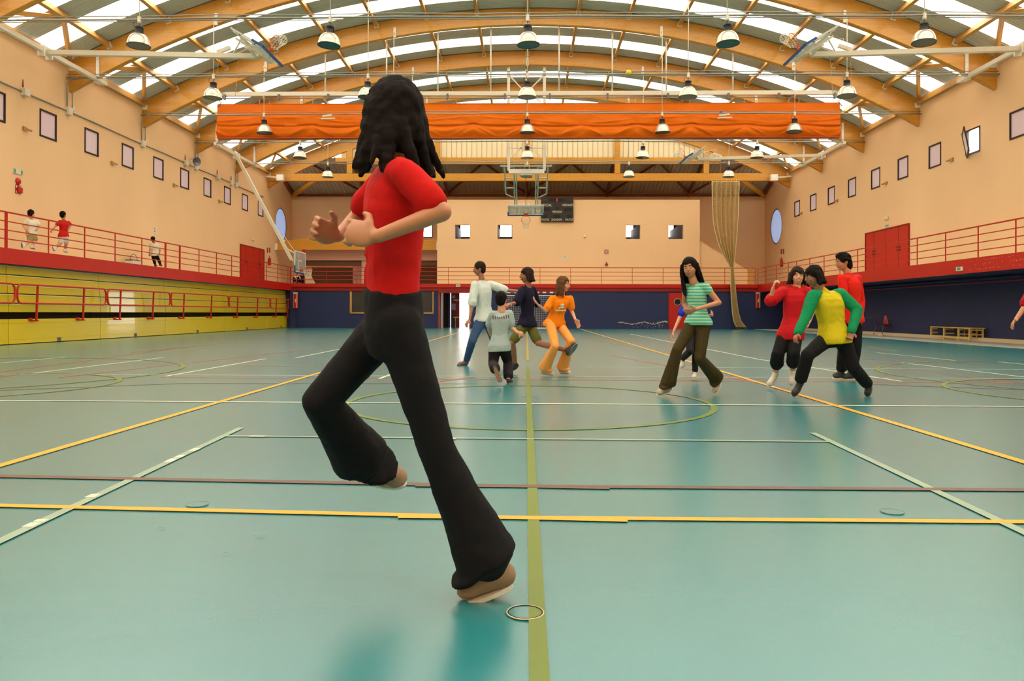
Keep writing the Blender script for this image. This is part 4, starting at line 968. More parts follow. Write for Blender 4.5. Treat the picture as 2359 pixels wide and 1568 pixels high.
# small brown wall brackets between the side windows
bk = [(WL, 1, 60, 299), (WL, 1, 260, 377), (WL, 1, 402, 427), (WL, 1, 506, 464), (WR, -1, 2191, 369), (WR, -1, 2040, 423), (WR, -1, 1928, 463), (WR, -1, 1846, 492)]
for i, (X, s, px, py) in enumerate(bk):
    c = at(px, py, X=X); sd = 'left' if s > 0 else 'right'
    t = thing('wall_hook', '%s small ochre hook on the %s wall below the windows' % (['nearest', 'second', 'third', 'fourth'][i % 4], sd), 'hook', tuple(c), 'small ochre hooks on the side walls')
    part(MB().bar((X, c[1]-.06, c[2]+.03), (X+s*.12, c[1]+.10, c[2]-.02), .06, .05).box(*sorted((X, X+s*.05)), c[1]-.18, c[1]-.05, c[2]-.05, c[2]+.07), 'hook_arm', mat('ochre_metal', (176, 130, 70), .5), t)
def extinguisher(c, s_dir, lb, hook=None):
    c = Vector(c); t = thing('fire_extinguisher', lb, 'fire extinguisher', c, 'red fire extinguishers')
    part(MB().lathe([(.065, 0), (.085, .02), (.085, .38), (.06, .44), (.025, .46)], c, n=18), 'cylinder', M_red, t, True)
    part(MB().lathe([(.02, .46), (.03, .5), (.02, .53)], c, n=10).bar(c+Vector((0, 0, .52)), c+Vector(s_dir)*.12+Vector((0, 0, .55)), .02, .02), 'valve', M_black, t)
    part(MB().tube([c+Vector((0, 0, .5)), c+Vector(s_dir)*.11+Vector((0, 0, .42)), c+Vector(s_dir)*.1+Vector((0, 0, .12))], .012), 'hose', M_black, t, True)
    part(MB().box(c.x-.04, c.x+.04, c.y-.04, c.y+.04, c.z+.2, c.z+.28), 'label', MATS['cream_lettering'], t) if False else None
    return t
c = at(622, 611, X=WL+.12); extinguisher((WL+.1, c[1], c[2]), (0, -1, 0), 'red fire extinguisher on the left wall just past the red gallery doors')
c = at(1799, 614, X=WR-.12); extinguisher((WR-.1, c[1], c[2]), (0, 1, 0), 'red fire extinguisher on the right gallery wall near the far corner')
for X, s, px, lb in ((WL, 1, 616, 'left'), (WR, -1, 1805, 'right')):
    for k in (0, 1):
        c = at(px+(5 if s > 0 else -5)*k, 576-(0 if s > 0 else -3), X=X); flat_sign('fire_notice', '%s red notice of two above the extinguisher, %s gallery wall' % (('nearer', 'farther')[k], lb), 'sign', c, .2, .3, 'X+' if s > 0 else 'X-', M_reddk, group='small red notices above the extinguishers')
# hose cabinets under the gallery at the end wall
for px, lb in ((681.5, 'red and white fire hose cabinet at the corner by the last bleacher'), (1745.5, 'red and white fire hose cabinet at the right end of the far wall')):
    y = YF-.14 if px < 1000 else YF-.02; c = at(px, 692, Y=y); t = thing('fire_hose_cabinet', lb, 'fire cabinet', (c[0], y, c[2]))
    part(MB().box(c[0]-.12, c[0]+.12, y-.1, y+.05, c[2]-.44, c[2]+.42), 'cabinet', M_red, t, bevel=.01)
    mb = MB().box(c[0]+.075, c[0]+.11, y-.104, y-.1, c[2]-.42, c[2]+.4).box(c[0]-.11, c[0]-.1, y-.104, y-.1, c[2]-.42, c[2]+.4).box(c[0]-.1, c[0]+.075, y-.104, y-.1, c[2]+.37, c[2]+.4); part(mb, 'white_border', M_white, t)
    part(MB().box(c[0]-.13, c[0]+.13, y-.12, y-.0, c[2]+.42, c[2]+.47), 'white_lintel', M_white, t)
    part(MB().box(c[0]-.02, c[0]+.03, y-.108, y-.1, c[2]-.1, c[2]+.1), 'latch_mark', M_nose, t)
t = tag(MB().lathe([(.07, 0), (.07, .02)], (0, 0, 0), (0, -1, 0), 12).build('wall_socket', M_white, None, loc=tuple(at(835, 743, Y=YF+.04))), 'small white socket low on the far blue wall, left side', 'socket')
t = tag(MB().lathe([(.06, 0), (.08, .05), (.03, .1)], (0, 0, 0), (0, -1, 0), 12).build('motion_sensor', M_nose, None, loc=tuple(at(1347, 545, Y=YC))), 'small round cream sensor on the peach block, right of the scoreboard', 'sensor')
# peeled plaster low on the far blue wall
random.seed(11); mb = MB(); x = X_at(1424, YF)
while x < X_at(1536, YF):
    w_ = random.uniform(.03, .12); u = (x-X_at(1424, YF))/2.8; z = .30+.05*math.sin(x*5)+(.05*random.random() if u > .5 else 0)
    h_ = random.uniform(.02, .05)*(1+2.2*max(0, u-.62)); mb.prism([(x, YF+.046, z), (x+w_, YF+.046, z+random.uniform(-.02, .02)), (x+w_*.9, YF+.046, z+h_), (x+w_*.3, YF+.046, z+h_*1.3)], (0, .01, 0)); x += w_*random.uniform(.6, 1.1)
for i in range(46):
    x = X_at(1535, YF)-abs(random.gauss(0, 1.1)); z = random.uniform(.02, .26); r_ = random.uniform(.008, .03)
    if x > X_at(1424, YF): mb.prism([(x, YF+.046, z), (x+r_*2, YF+.046, z), (x+r_, YF+.046, z+r_)], (0, .01, 0))
o = part(mb, 'peeled_plaster', mat('bare_plaster', (196, 184, 158), .8), bpy.data.objects['wall_back']); o['kind'] = 'stuff'
# bin with an arch handle on the left gallery
a = at(320, 606, X=-14.9); t = thing('waste_bin', 'pale grey-white bin with arched lid frame on the left gallery by the wall', 'bin', (-15.1, a[1], GZ))
part(MB().box(-15.28, -14.98, a[1]-.28, a[1]+.28, GZ, GZ+.3), 'bin_body', M_white, t, bevel=.02); part(MB().box(-15.28, -14.98, a[1]-.3, a[1]+.3, GZ+.3, GZ+.33), 'rim', M_grey, t)
part(MB().tube([(-15.1, a[1]+.27*math.cos(k*math.pi/8), GZ+.33+.22*math.sin(k*math.pi/8)) for k in range(9)], .012), 'arch_handle', M_grey, t, True)

# ------------------------------------------------------------------ handball goal pushed to the end wall
gx0, gx1 = X_at(1166, 43.2), X_at(1285, 43.2); yg = 43.2
gt = thing('handball_goal', 'red and white banded handball goal with net against the far blue wall', 'goal', ((gx0+gx1)/2, yg, 0))
for x in (gx0, gx1):
    for k in range(10):
        part(MB().box(x-.04, x+.04, yg-.04, yg+.04, k*.2, (k+1)*.2), 'post_band', M_red if k % 2 else M_steelw, gt)
nb = int((gx1-gx0)/.2)
for k in range(nb): part(MB().box(gx0+.04+k*.2, min(gx0+.04+(k+1)*.2, gx1-.04), yg-.04, yg+.04, 2.0, 2.08), 'crossbar_band', M_red if k % 2 else M_steelw, gt)
part(MB().bar((gx0, yg+.8, 1.88), (gx1, yg+.8, 1.88), .05, .05).bar((gx0, yg, 1.96), (gx0, yg+.8, 1.88), .04, .04).bar((gx1, yg, 1.96), (gx1, yg+.8, 1.88), .04, .04).bar((gx0, yg+.95, .03), (gx1, yg+.95, .03), .05, .05).bar((gx0, yg, .03), (gx0, yg+.95, .03), .04, .04).bar((gx1, yg, .03), (gx1, yg+.95, .03), .04, .04), 'rear_frame', M_steelw, gt)
mb = MB(); k = 0; x = gx0
while x < gx1: mb.tube([(x, yg+.82, 1.88), (x, yg+.92, .9), (x, yg+.95, .04)], .006, 3, cap=False); x += .1
z = .06
while z < 1.88: y = yg+.95-.13*(z/1.88); mb.tube([(gx0, y, z), (gx1, y, z)], .006, 3, cap=False); z += .1
o = part(mb, 'goal_net', M_white, gt); o['kind'] = 'stuff'

# ------------------------------------------------------------------ tall beige net gathered near the right end
nt_ = thing('divider_net', 'tall beige net gathered at the waist, hanging beside the far right stairs', 'net', tuple(at(1700, 757, Y=44.0)*np.array([1, 1, 0])))
Yn = 44.05
keys = [(418, 1639.5, 1702.5), (470, 1641, 1701), (520, 1645, 1699), (560, 1655, 1696), (590, 1668, 1693), (610, 1680, 1690), (617, 1683.5, 1689.5), (640, 1683, 1692), (680, 1684, 1696), (720, 1687, 1701), (742, 1690, 1708), (756, 1696, 1722)]
KY = [k[0] for k in keys]
def netp(u, py):
    l = np.interp(py, KY, [k[1] for k in keys]); r = np.interp(py, KY, [k[2] for k in keys]); w_ = r-l
    d = .14*math.sin(u*36)*min(1, w_/30+.25)+.05*math.sin(u*90)
    p = at(l+w_*(u+.012*math.sin(u*36+py*.02)), py, Y=Yn+d); p[2] = max(p[2], .03+.02*math.sin(u*9)); return p
rows_ = list(np.linspace(418, 757, 96)); mb = MB(); NU = 64
for i in range(NU+1): mb.tube([netp(i/NU, py+.4*math.sin(i*1.7)) for py in rows_[::2]], .0085, 3, cap=False)
for j, py in enumerate(rows_): mb.tube([netp(i/NU, py) for i in range(0, NU+1, 2)], .0075, 3, cap=False)
o = part(mb, 'netting', M_netb, nt_); o['kind'] = 'stuff'
mb = MB()
for e in (0, 1): mb.tube([netp(e, py) for py in rows_[::3]], .022, 5)
for k in range(12): p = netp(k/11, 418); mb.tube([p, p+np.array([0, 0, .12])], .012, 5)
mb.tube([netp(k/20, 418)+np.array([0, 0, .0]) for k in range(21)], .018, 5); part(mb, 'edge_rope', M_nose, nt_, True)
a = at(1686.5, 616, Y=Yn); part(MB().tube([(a[0]+.09*math.cos(k*math.pi/6), Yn+.12*math.sin(k*math.pi/6), a[2]) for k in range(12)], .025, 6, closed=True), 'tie_cord', M_netb, nt_, True)
# little arms with a box at each end of the truss
for s, px0, px1, lb in ((-1, 608, 646, 'left'), (1, 1824, 1783, 'right')):
    y = 45.4; a, b = at(px0, 406, Y=y), at(px1, 409, Y=y)
    t = thing('bracket_lamp', 'white arm with square box at the %s end of the timber truss' % lb, 'bracket', tuple(b), 'white arms at the truss ends')
    part(MB().bar(a, b, .08, .09), 'arm', M_white, t); part(MB().box(b[0]-.2, b[0]+.2, y-.14, y+.14, b[2]-.19, b[2]+.17), 'end_box', M_steelw, t, bevel=.01)

# ------------------------------------------------------------------ chair with writing tablet, and the slatted bench
c = at(2034, 772, Z=.012); cz = .012
ch = thing('tablet_chair', 'red plastic chair with side writing tablet, against the right blue wall', 'chair', (c[0], c[1], cz))
a = math.radians(25); fx, fy = Vector((-math.cos(a), -math.sin(a), 0)), Vector((math.sin(a)*-1*-1, -math.cos(a), 0))   # forward (to the left), side
fy = Vector((math.sin(a), -math.cos(a), 0))
P = lambda f, s_, z: Vector((c[0], c[1], cz))+fx*f+fy*s_+Vector((0, 0, z))
mb = MB().grid(lambda u, v: P(.26-.5*v, -.21+.42*u, .44+.018*math.cos((u-.5)*5)*-1-.012*math.sin(v*3.1)), 8, 8).grid(lambda u, v: P(.26-.5*v, .21-.42*u, .425+.018*math.cos((u-.5)*5)*-1-.012*math.sin(v*3.1)), 8, 8)
part(mb, 'seat', M_red, ch, True)
mb = MB().grid(lambda u, v: P(-.24-.1*v, -.21+.42*u, .46+.36*v)+fx*(-.03*math.sin(u*3.14)), 8, 8).grid(lambda u, v: P(-.255-.1*v, .21-.42*u, .46+.36*v)+fx*(-.03*math.sin(u*3.14)), 8, 8)
part(mb, 'backrest', M_red, ch, True)
for f, s_ in ((.22, -.19), (.22, .19), (-.2, -.19), (-.2, .19)): part(MB().tube([P(f*.75, s_*.9, .43), P(f*1.35, s_*1.15, 0)], .012), 'leg', M_grey, ch, True)
part(MB().tube([P(.12, -.2, .43), P(.2, -.26, .62), P(.24, -.24, .72)], .012).tube([P(-.1, -.2, .43), P(-.05, -.26, .6), P(.05, -.24, .72)], .012), 'tablet_stem', M_grey, ch, True)
part(MB().hexa([P(-.05, -.16, .72), P(.52, -.05, .72), P(.52, -.34, .72), P(-.05, -.32, .72), P(-.05, -.16, .74), P(.52, -.05, .74), P(.52, -.34, .74), P(-.05, -.32, .74)]), 'writing_tablet', M_brown, ch)
b0, b1 = at(2172, 779, Z=.012), at(2266, 786, Z=.012)
be = thing('slatted_bench', 'pale pine slatted bench frame standing on the border by the right blue wall', 'bench', tuple((b0+b1)/2))
B0, B1 = Vector(b0), Vector(b1); ax = (B1-B0); Ln = ax.length; ax.normalize(); sd_ = Vector((-ax.y, ax.x, 0)); 
sd_ = Vector((.94, .34, 0)).normalized()*.42 if False else Vector((ax.y*-1, ax.x, 0))*.40
if sd_.y < 0: sd_ = -sd_
Q = lambda f, s_, z: B0+ax*(Ln*f)+sd_*s_+Vector((0, 0, z))
for f in (0, .355, .72, .98):
    for s_ in (0, 1): part(MB().bar(Q(f, s_, 0), Q(f, s_, .40), .05, .05), 'leg', M_pine, be)
    for z in (.36, .21, .1): part(MB().bar(Q(f, 0, z), Q(f, 1, z), .025, .04, (0, 0, 1)), 'cross_rail', M_pine, be)
for s_ in (0, 1):
    part(MB().bar(Q(-.01, s_, .09), Q(.99, s_, .09), .03, .06, (0, 0, 1)), 'stretcher', M_pine, be)
for s_ in (-.05, .2, .45, .7, .95): part(MB().bar(Q(-.02, s_, .42), Q(1., s_, .42), .07, .03, (0, 0, 1)), 'slat', M_pine, be)
for f, lb in ((0.23, 'z'),):
    for ff in (.2, .57, .85): part(MB().bar(Q(ff, 0, .1), Q(ff, 0, .4), .04, .04), 'leg', M_pine, be); part(MB().bar(Q(ff-.16, .0, .24), Q(ff, .0, .24), .03, .03), 'cross_rail', M_pine, be)
c = at(2029, 773.5, Z=.012); t = tag(MB().ell((0, 0, 0), [(.14, 0, 0), (0, .1, 0), (0, 0, .03)], 12, 6).build('paper_scrap', M_steelw, None, True, loc=(c[0]+.0, c[1], .035)), 'white scrap lying on the border under the red chair', 'litter')

# ------------------------------------------------------------------ people
def remeshed(mb, name, mats, parent, voxel, smooth=4, disp=None, root=None):
    off = Vector(root_of(parent).location); mb.v = [(x-off.x, y-off.y, z-off.z) for x, y, z in mb.v]
    me = mb.mesh(name, mats); o = bpy.data.objects.new(name, me); COL.objects.link(o)
    r = o.modifiers.new('r', 'REMESH'); r.mode = 'VOXEL'; r.voxel_size = voxel; r.use_smooth_shade = True
    if smooth: s = o.modifiers.new('s', 'SMOOTH'); s.factor = .5; s.iterations = smooth
    if disp:
        tx = bpy.data.textures.new('t', 'CLOUDS'); tx.noise_scale = disp[1]; dm = o.modifiers.new('d', 'DISPLACE'); dm.texture = tx; dm.strength = disp[0]; dm.mid_level = .5; dm.texture_coords = 'LOCAL'
    dg = bpy.context.evaluated_depsgraph_get(); dg.update()
    me2 = bpy.data.meshes.new_from_object(o.evaluated_get(dg)); me2.name = name
    me2.polygons.foreach_set('use_smooth', [True]*len(me2.polygons))
    bpy.data.objects.remove(o); o = bpy.data.objects.new(name, me2); COL.objects.link(o); o.parent = parent
    return o
def skin(rgb): return mat('skin_%d_%d_%d' % rgb, rgb, .5, var=.06, vscale=12)
def cloth(nm, rgb, **k): return mat(nm, rgb, .85, var=.10, vscale=9, bump=.25, bscale=18, spec=.2, **k)
def striped(nm, a, b, c3):
    m = cloth(nm, a); N = m.node_tree.nodes; L = m.node_tree.links; bs = N['Principled BSDF']
    tc = N.new('ShaderNodeTexCoord'); w = N.new('ShaderNodeTexWave'); w.bands_direction = 'Z'; w.inputs['Scale'].default_value = 9.5; w.inputs['Distortion'].default_value = 1.2; w.inputs['Detail Scale'].default_value = .6
    L.new(tc.outputs['Object'], w.inputs['Vector']); r = N.new('ShaderNodeValToRGB'); e = r.color_ramp.elements
    e[0].color = lin(*a); e[1].color = lin(*b); x = r.color_ramp.elements.new(.55); x.color = lin(*c3)
    L.new(w.outputs[0], r.inputs[0]); L.new(r.outputs[0], bs.inputs['Base Color']); return m

def hand(mb, wr, direction, palm_n, s, curl=.5, side=1):
    """palm, four unequal bent fingers and a thumb leaving the side of the palm"""
    d = Vector(direction).normalized(); n = Vector(palm_n); n = (n-d*n.dot(d)).normalized(); w = d.cross(n).normalized()*side
    wr = Vector(wr); pc = wr+d*.045*s
    mb.ell(pc, [w*.040*s, n*.015*s, d*.052*s], 12, 8)
    for k, (off, L_) in enumerate(((-.029, .062), (-.010, .072), (.010, .068), (.028, .052))):
        b0 = wr+d*.078*s+w*off*s; a1 = curl*(.6+.12*k); d1 = (d*math.cos(a1)+n*math.sin(a1)+w*off*2.2).normalized(); b1 = b0+d1*L_*.5*s
        a2 = a1+curl*1.1; d2 = (d*math.cos(a2)+n*math.sin(a2)).normalized(); b2 = b1+d2*L_*.5*s
        mb.capsule(b0-d*.015*s, b1, .0092*s, .0086*s, 8, hem=2); mb.capsule(b1, b2, .0086*s, .007*s, 8, hem=2)
    t0 = wr+d*.028*s-w*.030*s; t1 = t0+(d*.55-w*.75+n*.25).normalized()*.034*s; t2 = t1+(d*.85-w*.25+n*.45).normalized()*.03*s
    mb.capsule(t0, t1, .0125*s, .0105*s, 8, hem=2); mb.capsule(t1, t2, .0105*s, .008*s, 8, hem=2)

def person(lb, base, J, s, face, front, skin_m, shirt, trousers, shoe, hair, group=None, sleeve='short', leg='long', flare=.0, hairstyle='short', voxel=.0065, smile=False, build=1., neck_v=False, sleeve_m=None, longhem=.0, cuff=None, bag=1.0, eyes=True, tuck=False):
    """J: joints in world space; A is the left of the picture, B the right"""
    t = thing('person', lb, 'person', base, group)
    V = {k: Vector(v) for k, v in J.items() if k != 'curl'}
    f = Vector(face).normalized(); hc = V['head']; nk = V['neck']
    up = (hc-nk).normalized(); up = (up*.5+Vector((0, 0, 1))*.5).normalized(); f = (f-up*f.dot(up)).normalized(); sd = f.cross(up).normalized()
    fr = Vector(front).normalized(); hs = s**.45
    mb = MB()
    # head: cranium, face, jaw, nose, ears
    R = .098*hs
    mb.ell(hc+up*.018*hs-f*.008*hs, [sd*R*.79, f*R*.95, up*R*1.05], 20, 14)
    mb.ell(hc-up*.035*hs+f*.022*hs, [sd*R*.62, f*R*.68, up*R*.80], 18, 12)
    mb.ell(hc-up*.082*hs+f*.05*hs, [sd*.026*hs, f*.02*hs, up*.018*hs], 10, 8)
    mb.capsule(hc+up*.008*hs+f*.086*hs, hc-up*.026*hs+f*.102*hs, .008*hs, .013*hs, 8, hem=3)
    for q in (-1, 1):
        mb.ell(hc+sd*q*.077*hs-up*.012*hs-f*.008*hs, [sd*.010*hs, f*.017*hs, up*.030*hs], 8, 6)
        mb.ell(hc+sd*q*.040*hs-up*.030*hs+f*.062*hs, [sd*.022*hs, f*.016*hs, up*.022*hs], 8, 6)
    mb.ell(hc-up*.054*hs+f*.083*hs, [sd*.024*hs, f*.010*hs, up*.010*hs], 10, 6)
    mb.capsule(nk-up*.03*hs-f*.005, hc-up*.05*hs-f*.012*hs, .050*hs*build, .045*hs, 14)
    shA, shB, hpA, hpB = V['shA'], V['shB'], V['hipA'], V['hipB']; shc = (shA+shB)/2; hpc = (hpA+hpB)/2
    w1 = (shB-shA); w2 = (hpB-hpA); b_ = build
    sx = w1.normalized(); spine = (shc-hpc); sl = spine.length; spd = spine.normalized(); sf = sx.cross(spd).normalized()
    if sf.dot(fr) < 0: sf = -sf
    chest = hpc+spine*.74; waist = hpc+spine*.36
    hw = max(w1.length/2*.80, .105*s*b_); dp = .088*s*b_
    def loft(m, rings, n=22, pw=2.5):
        base = len(m.v)
        for c, a, b in rings:
            for q in range(n):
                th = 2*math.pi*q/n; x, y = math.cos(th), math.sin(th)
                m.v.append(tuple(c+sx*(a*math.copysign(abs(x)**(2/pw), x))+sf*(b*math.copysign(abs(y)**(2/pw), y))))
        for i in range(len(rings)-1):
            for q in range(n): l = (q+1) % n; m._f((base+i*n+q, base+i*n+l, base+(i+1)*n+l, base+(i+1)*n+q))
        m._f(tuple(base+q for q in range(n))[::-1]); m._f(tuple(base+(len(rings)-1)*n+q for q in range(n)))
    def torso(m, g, low=0., hemg=None):
        m.capsule(shA*.9+shB*.1-spd*.01, shB*.9+shA*.1-spd*.01, .043*s*b_+g*.7, .043*s*b_+g*.7, 12)
        hg = g if hemg is None else hemg; P = lambda t_: hpc+spine*t_
        wm = (w2.length/2+.086*s*b_+.014) if hg > .03 else 0; dm = .10*s*b_+.012 if hg > .03 else 0
        rs = [(P(0)-spd*low, max(wm, hw*.90+hg), max(dm, dp*1.0+hg)), (P(.02), max(wm, hw*.91+hg), max(dm, dp*1.02+hg)), (P(.2), hw*.84+(g+hg)/2, dp*.92+(g+hg)/2), (P(.38), hw*.80+g*1.1, dp*.86+g*1.1), (P(.58), hw*.90+g, dp*.98+g), (P(.76), hw*.99+g, dp*1.04+g), (P(.9), hw*.95+g, dp*.92+g), (P(1.0), hw*.74+g*.8, dp*.66+g*.6)]
        loft(m, rs)
        m.capsule(shc-spd*.02, nk, .060*s*b_+g*.4, .044*s*b_+g*.1, 12)
    torso(mb, 0)
    for k in 'AB':
        sh, el, ha = V['sh'+k], V['el'+k], V['ha'+k]
        mb.capsule(sh, el, .043*s*b_, .033*s*b_, 12); mb.capsule(el, ha, .034*s*b_, .023*s*b_, 12, sx=1.0)
        hd = V.get('hd'+k, ha+(ha-el).normalized())-ha
        if hd.length < 1e-4: hd = ha-el
        pn = sf*(-1 if k == 'A' else 1)*.2+Vector((-sx if k == 'B' else sx))*.9+sf*.3
        hand(mb, ha+(ha-el).normalized()*.005, hd, pn, s**.6*1.06, J.get('curl', .55), 1 if k == 'B' else -1)
        hp, kn, an, to = V['hip'+k], V['kn'+k], V['an'+k], V['to'+k]
        mb.capsule(hp, kn, .078*s*b_, .052*s*b_, 14); md = kn+(an-kn)*.3
        mb.capsule(kn, md, .050*s*b_, .053*s*b_, 12); mb.capsule(md, an, .053*s*b_, .034*s*b_, 12)
        mb.capsule(an, an+(to-an)*.35, .032*s, .022*s, 10)
    remeshed(mb, 'body', skin_m, t, voxel, 3)
    # shirt
    if shirt:
        m = MB(); torso(m, .014*s+.006*bag, (.035*s+longhem) if not tuck else -.05*s, (.034*s+.014*bag) if not tuck else .010)
        # cloth folds gathered across the body
        rnd = random.Random(int(s*1000)+len(lb))
        for q in range(9):
            a0 = rnd.uniform(.35 if tuck else .05, .75); u0, u1 = rnd.uniform(-.9, .9), rnd.uniform(-.9, .9); sg = rnd.choice((-1, 1))
            pA = hpc+spine*a0+sx*hw*u0*.9+sf*sg*(dp+.012*s)*math.sqrt(max(.05, 1-(u0*.9)**2)); pB = hpc+spine*(a0+rnd.uniform(-.2, .2))+sx*hw*u1*.9+sf*sg*(dp+.012*s)*math.sqrt(max(.05, 1-(u1*.9)**2))
            m.capsule(pA, pB, .010*s*bag+.004, .004*s+.004, 6, hem=2)
        for k in 'AB':
            sh, el, ha = V['sh'+k], V['el'+k], V['ha'+k]
            if not sleeve_m:
                if sleeve == 'short': e = sh+(el-sh)*.72; m.capsule(sh, e, .050*s*b_+.004*bag, .054*s*b_+.010*bag, 14, hem=2)
                elif sleeve == 'elbow': e = sh+(el-sh)*.95; m.capsule(sh, e, .060*s*b_+.006*bag, .062*s*b_+.014*bag, 14, hem=2)
                elif sleeve == 'cap': e = sh+(el-sh)*.30; m.capsule(sh, e, .054*s*b_, .052*s*b_, 14, hem=2)
                elif sleeve == 'long': m.capsule(sh, el, .058*s*b_, .050*s*b_, 14); m.capsule(el, ha+(el-ha)*.06, .050*s*b_, .038*s*b_, 14, hem=2)
        so = remeshed(m, 'shirt', shirt, t, max(voxel*1.5, .009), 4, disp=(.012*s, .09*s))
        if sleeve_m:
            for k in 'AB':
                sh, el, ha = V['sh'+k], V['el'+k], V['ha'+k]; m = MB()
                m.capsule(sh+(shc-sh)*.35+spd*.012, sh, .055*s*b_, .070*s*b_, 14); m.capsule(sh, el, .070*s*b_, .058*s*b_, 14); m.capsule(el, ha+(el-ha)*.02, .058*s*b_, .046*s*b_, 14, hem=2)
                remeshed(m, 'sleeve', sleeve_m, t, max(voxel*1.5, .009), 3, disp=(.012*s, .07*s))
    # trousers
    m = MB(); g = .014*s
    if tuck: loft(m, [(hpc-spd*.02*s, hw*.9+g*1.2, dp+g*1.2), (hpc+spd*.06*s, hw*.88+g*1.2, dp*.98+g*1.2), (hpc+spd*.12*s, hw*.84+g*1.2, dp*.92+g*1.3)])
    loft(m, [(hpc-spd*.10*s, hw*.78+g*.6, dp*.85+g*.6), (hpc-spd*.05*s, hw*.90+g*.8, dp*1.0+g*.8), (hpc+spd*.02*s, hw*.88+g*.8, dp*.98+g*.8), (hpc+spd*.10*s, hw*.80+g*.6, dp*.90+g*.6)])
    for k in 'AB':
        hp, kn, an, to = V['hip'+k], V['kn'+k], V['an'+k], V['to'+k]
        m.ell(hp-(hp-hpc)*.1-spd*.02*s, [sx*.082*s*b_, sf*.088*s*b_, spd*.09*s], 14, 10)
        r0, r1 = .088*s*b_, .066*s*b_
        if leg == 'shorts': m.capsule(hp, hp+(kn-hp)*.82, r0, r1*1.25, 16, hem=2)
        elif leg == 'capri': m.capsule(hp, kn, r0, r1*1.15, 16); m.capsule(kn, kn+(an-kn)*.52, r1*1.2, r1*1.3, 16, hem=2)
        else:
            m.capsule(hp, kn, r0, r1, 16); md = kn+(an-kn)*.45
            m.capsule(kn, md, r1, .062*s*b_+flare*.35, 16); m.capsule(md, an-(an-kn).normalized()*.03*s, .062*s*b_+flare*.35, .052*s*b_+flare, 16, hem=1)
            if flare > .02: m.ell(an+(to-an)*.15-(an-kn).normalized()*.03, [(to-an).normalized()*(.07*s+flare), (an-kn).normalized()*.028, (to-an).cross(an-kn).normalized()*(.05*s+flare*.8)], 14, 8)
            fd = (an-kn); fdn = fd.normalized(); _, aa, bb2 = basis_of(fdn)
            rn = random.Random(len(lb)+ord(k))
            for q in range(6):
                th = rn.uniform(0, 6.28); z0 = rn.uniform(.3, .95); pA = kn+fd*z0+(aa*math.cos(th)+bb2*math.sin(th))*(.056*s+flare*.6*z0); pB = kn+fd*(z0+rn.uniform(-.12, .12))+(aa*math.cos(th+1.2)+bb2*math.sin(th+1.2))*(.056*s+flare*.6*z0)
                m.capsule(pA, pB, .010*s, .006*s, 6, hem=2)
    remeshed(m, 'trousers' if leg != 'shorts' else 'shorts', trousers, t, max(voxel*1.5, .009), 4, disp=(.010*s, .08*s))
    # shoes
    for k in 'AB':
        kn, an, to = V['kn'+k], V['an'+k], V['to'+k]; dn = (an-kn).normalized(); d0 = (to-an).normalized()
        h = dn-d0*dn.dot(d0); h = h.normalized() if h.length > .05 else basis_of(d0)[2]*-1
        heel = an+h*.045*s; d = (to-heel); L_ = max(d.length, .13*s); d.normalize(); u = -(h-d*h.dot(d)).normalized(); w = d.cross(u)
        tp = heel+d*(L_-.03*s)
        m = MB().capsule(heel-d*.012*s, tp, .038*s, .034*s, 16, sx=1.08, ax=w).capsule(an-dn*.01*s, heel, .041*s, .040*s, 12).ell(heel-d*.022*s, [d*.036*s, w*.038*s, u*.040*s], 12, 8).ell(tp-u*.008*s, [d*.045*s, w*.044*s, u*.026*s], 14, 10).capsule(an+d*.02*s, heel+d*L_*.55, .036*s, .030*s, 12)
        so = remeshed(m, 'shoe', shoe, t, .008 if voxel < .01 else .012, 2)
        m = MB(); n_ = 20; pts = []; c0 = heel+d*(L_*.5-.010*s)-u*.034*s; hl = L_*.5+.026*s
        for q in range(n_): a = 2*math.pi*q/n_; cx_ = math.cos(a); pts.append(c0+d*(cx_*hl)+w*(math.sin(a)*(.040*s+.006*s*cx_)))
        m.prism([tuple(p) for p in pts], tuple(u*-.014*s)); part(m, 'sole', cuff or M_grey, so)
    # hair
    m = MB(); B = -f
    m.ell(hc+up*.032*hs-f*.018*hs, [sd*R*.90, f*R*1.02, up*R*1.02], 20, 14)
    if hairstyle == 'short': m.ell(hc-up*.01*hs-f*.05*hs, [sd*R*.80, f*R*.62, up*R*.85], 16, 10); dsp = (.012, .02)
    elif hairstyle == 'curly':
        for q in range(60):
            rn = random.Random(q); th = rn.uniform(0, 6.28); ph = rn.uniform(-.2, 1.5); dv = (f*math.cos(th)*math.cos(ph)+sd*math.sin(th)*math.cos(ph)+up*math.sin(ph))
            if dv.dot(f) > .45 and dv.dot(up) < .55: continue
            m.ell(hc+up*.02*hs+dv*R*.98, [sd*.022, f*.022, up*.022], 6, 5)
        m.ell(hc-up*.035*hs-f*.058*hs, [sd*R*.78, f*R*.6, up*R*.95], 16, 10); dsp = (.015, .02)
    else:
        L_ = {'bob': .13, 'long': .26, 'messy': .07, 'verylong': .34}[hairstyle]
        m.ell(hc-up*.02*hs-f*.045*hs, [sd*R*.92, f*R*.7, up*R*1.05], 16, 10)
        sw = V.get('hairdir', None); hd = (Vector((0, 0, -1)) if sw is None else sw).normalized()
        rn = random.Random(7)
        for q in range(30):
            th = math.radians(rn.uniform(62, 298)); dv = f*math.cos(th)+sd*math.sin(th); p0 = hc+up*.035*hs+dv*R*.86; p1 = hc-up*.06*hs+dv*R*(1.02)
            Lq = L_*rn.uniform(.7, 1.05)
            if hairstyle == 'messy': Lq *= .6
            p2 = p1+hd*Lq+dv*rn.uniform(-.01, .03)
            if p2.z < shc.z+.02: p2 = p2+(-sf if dv.dot(sf) < 0 else sf)*.03
            m.capsule(p0, p1, .022*hs, .022*hs, 6, hem=2); m.capsule(p1, p2, .022*hs, .010*hs, 6, hem=2)
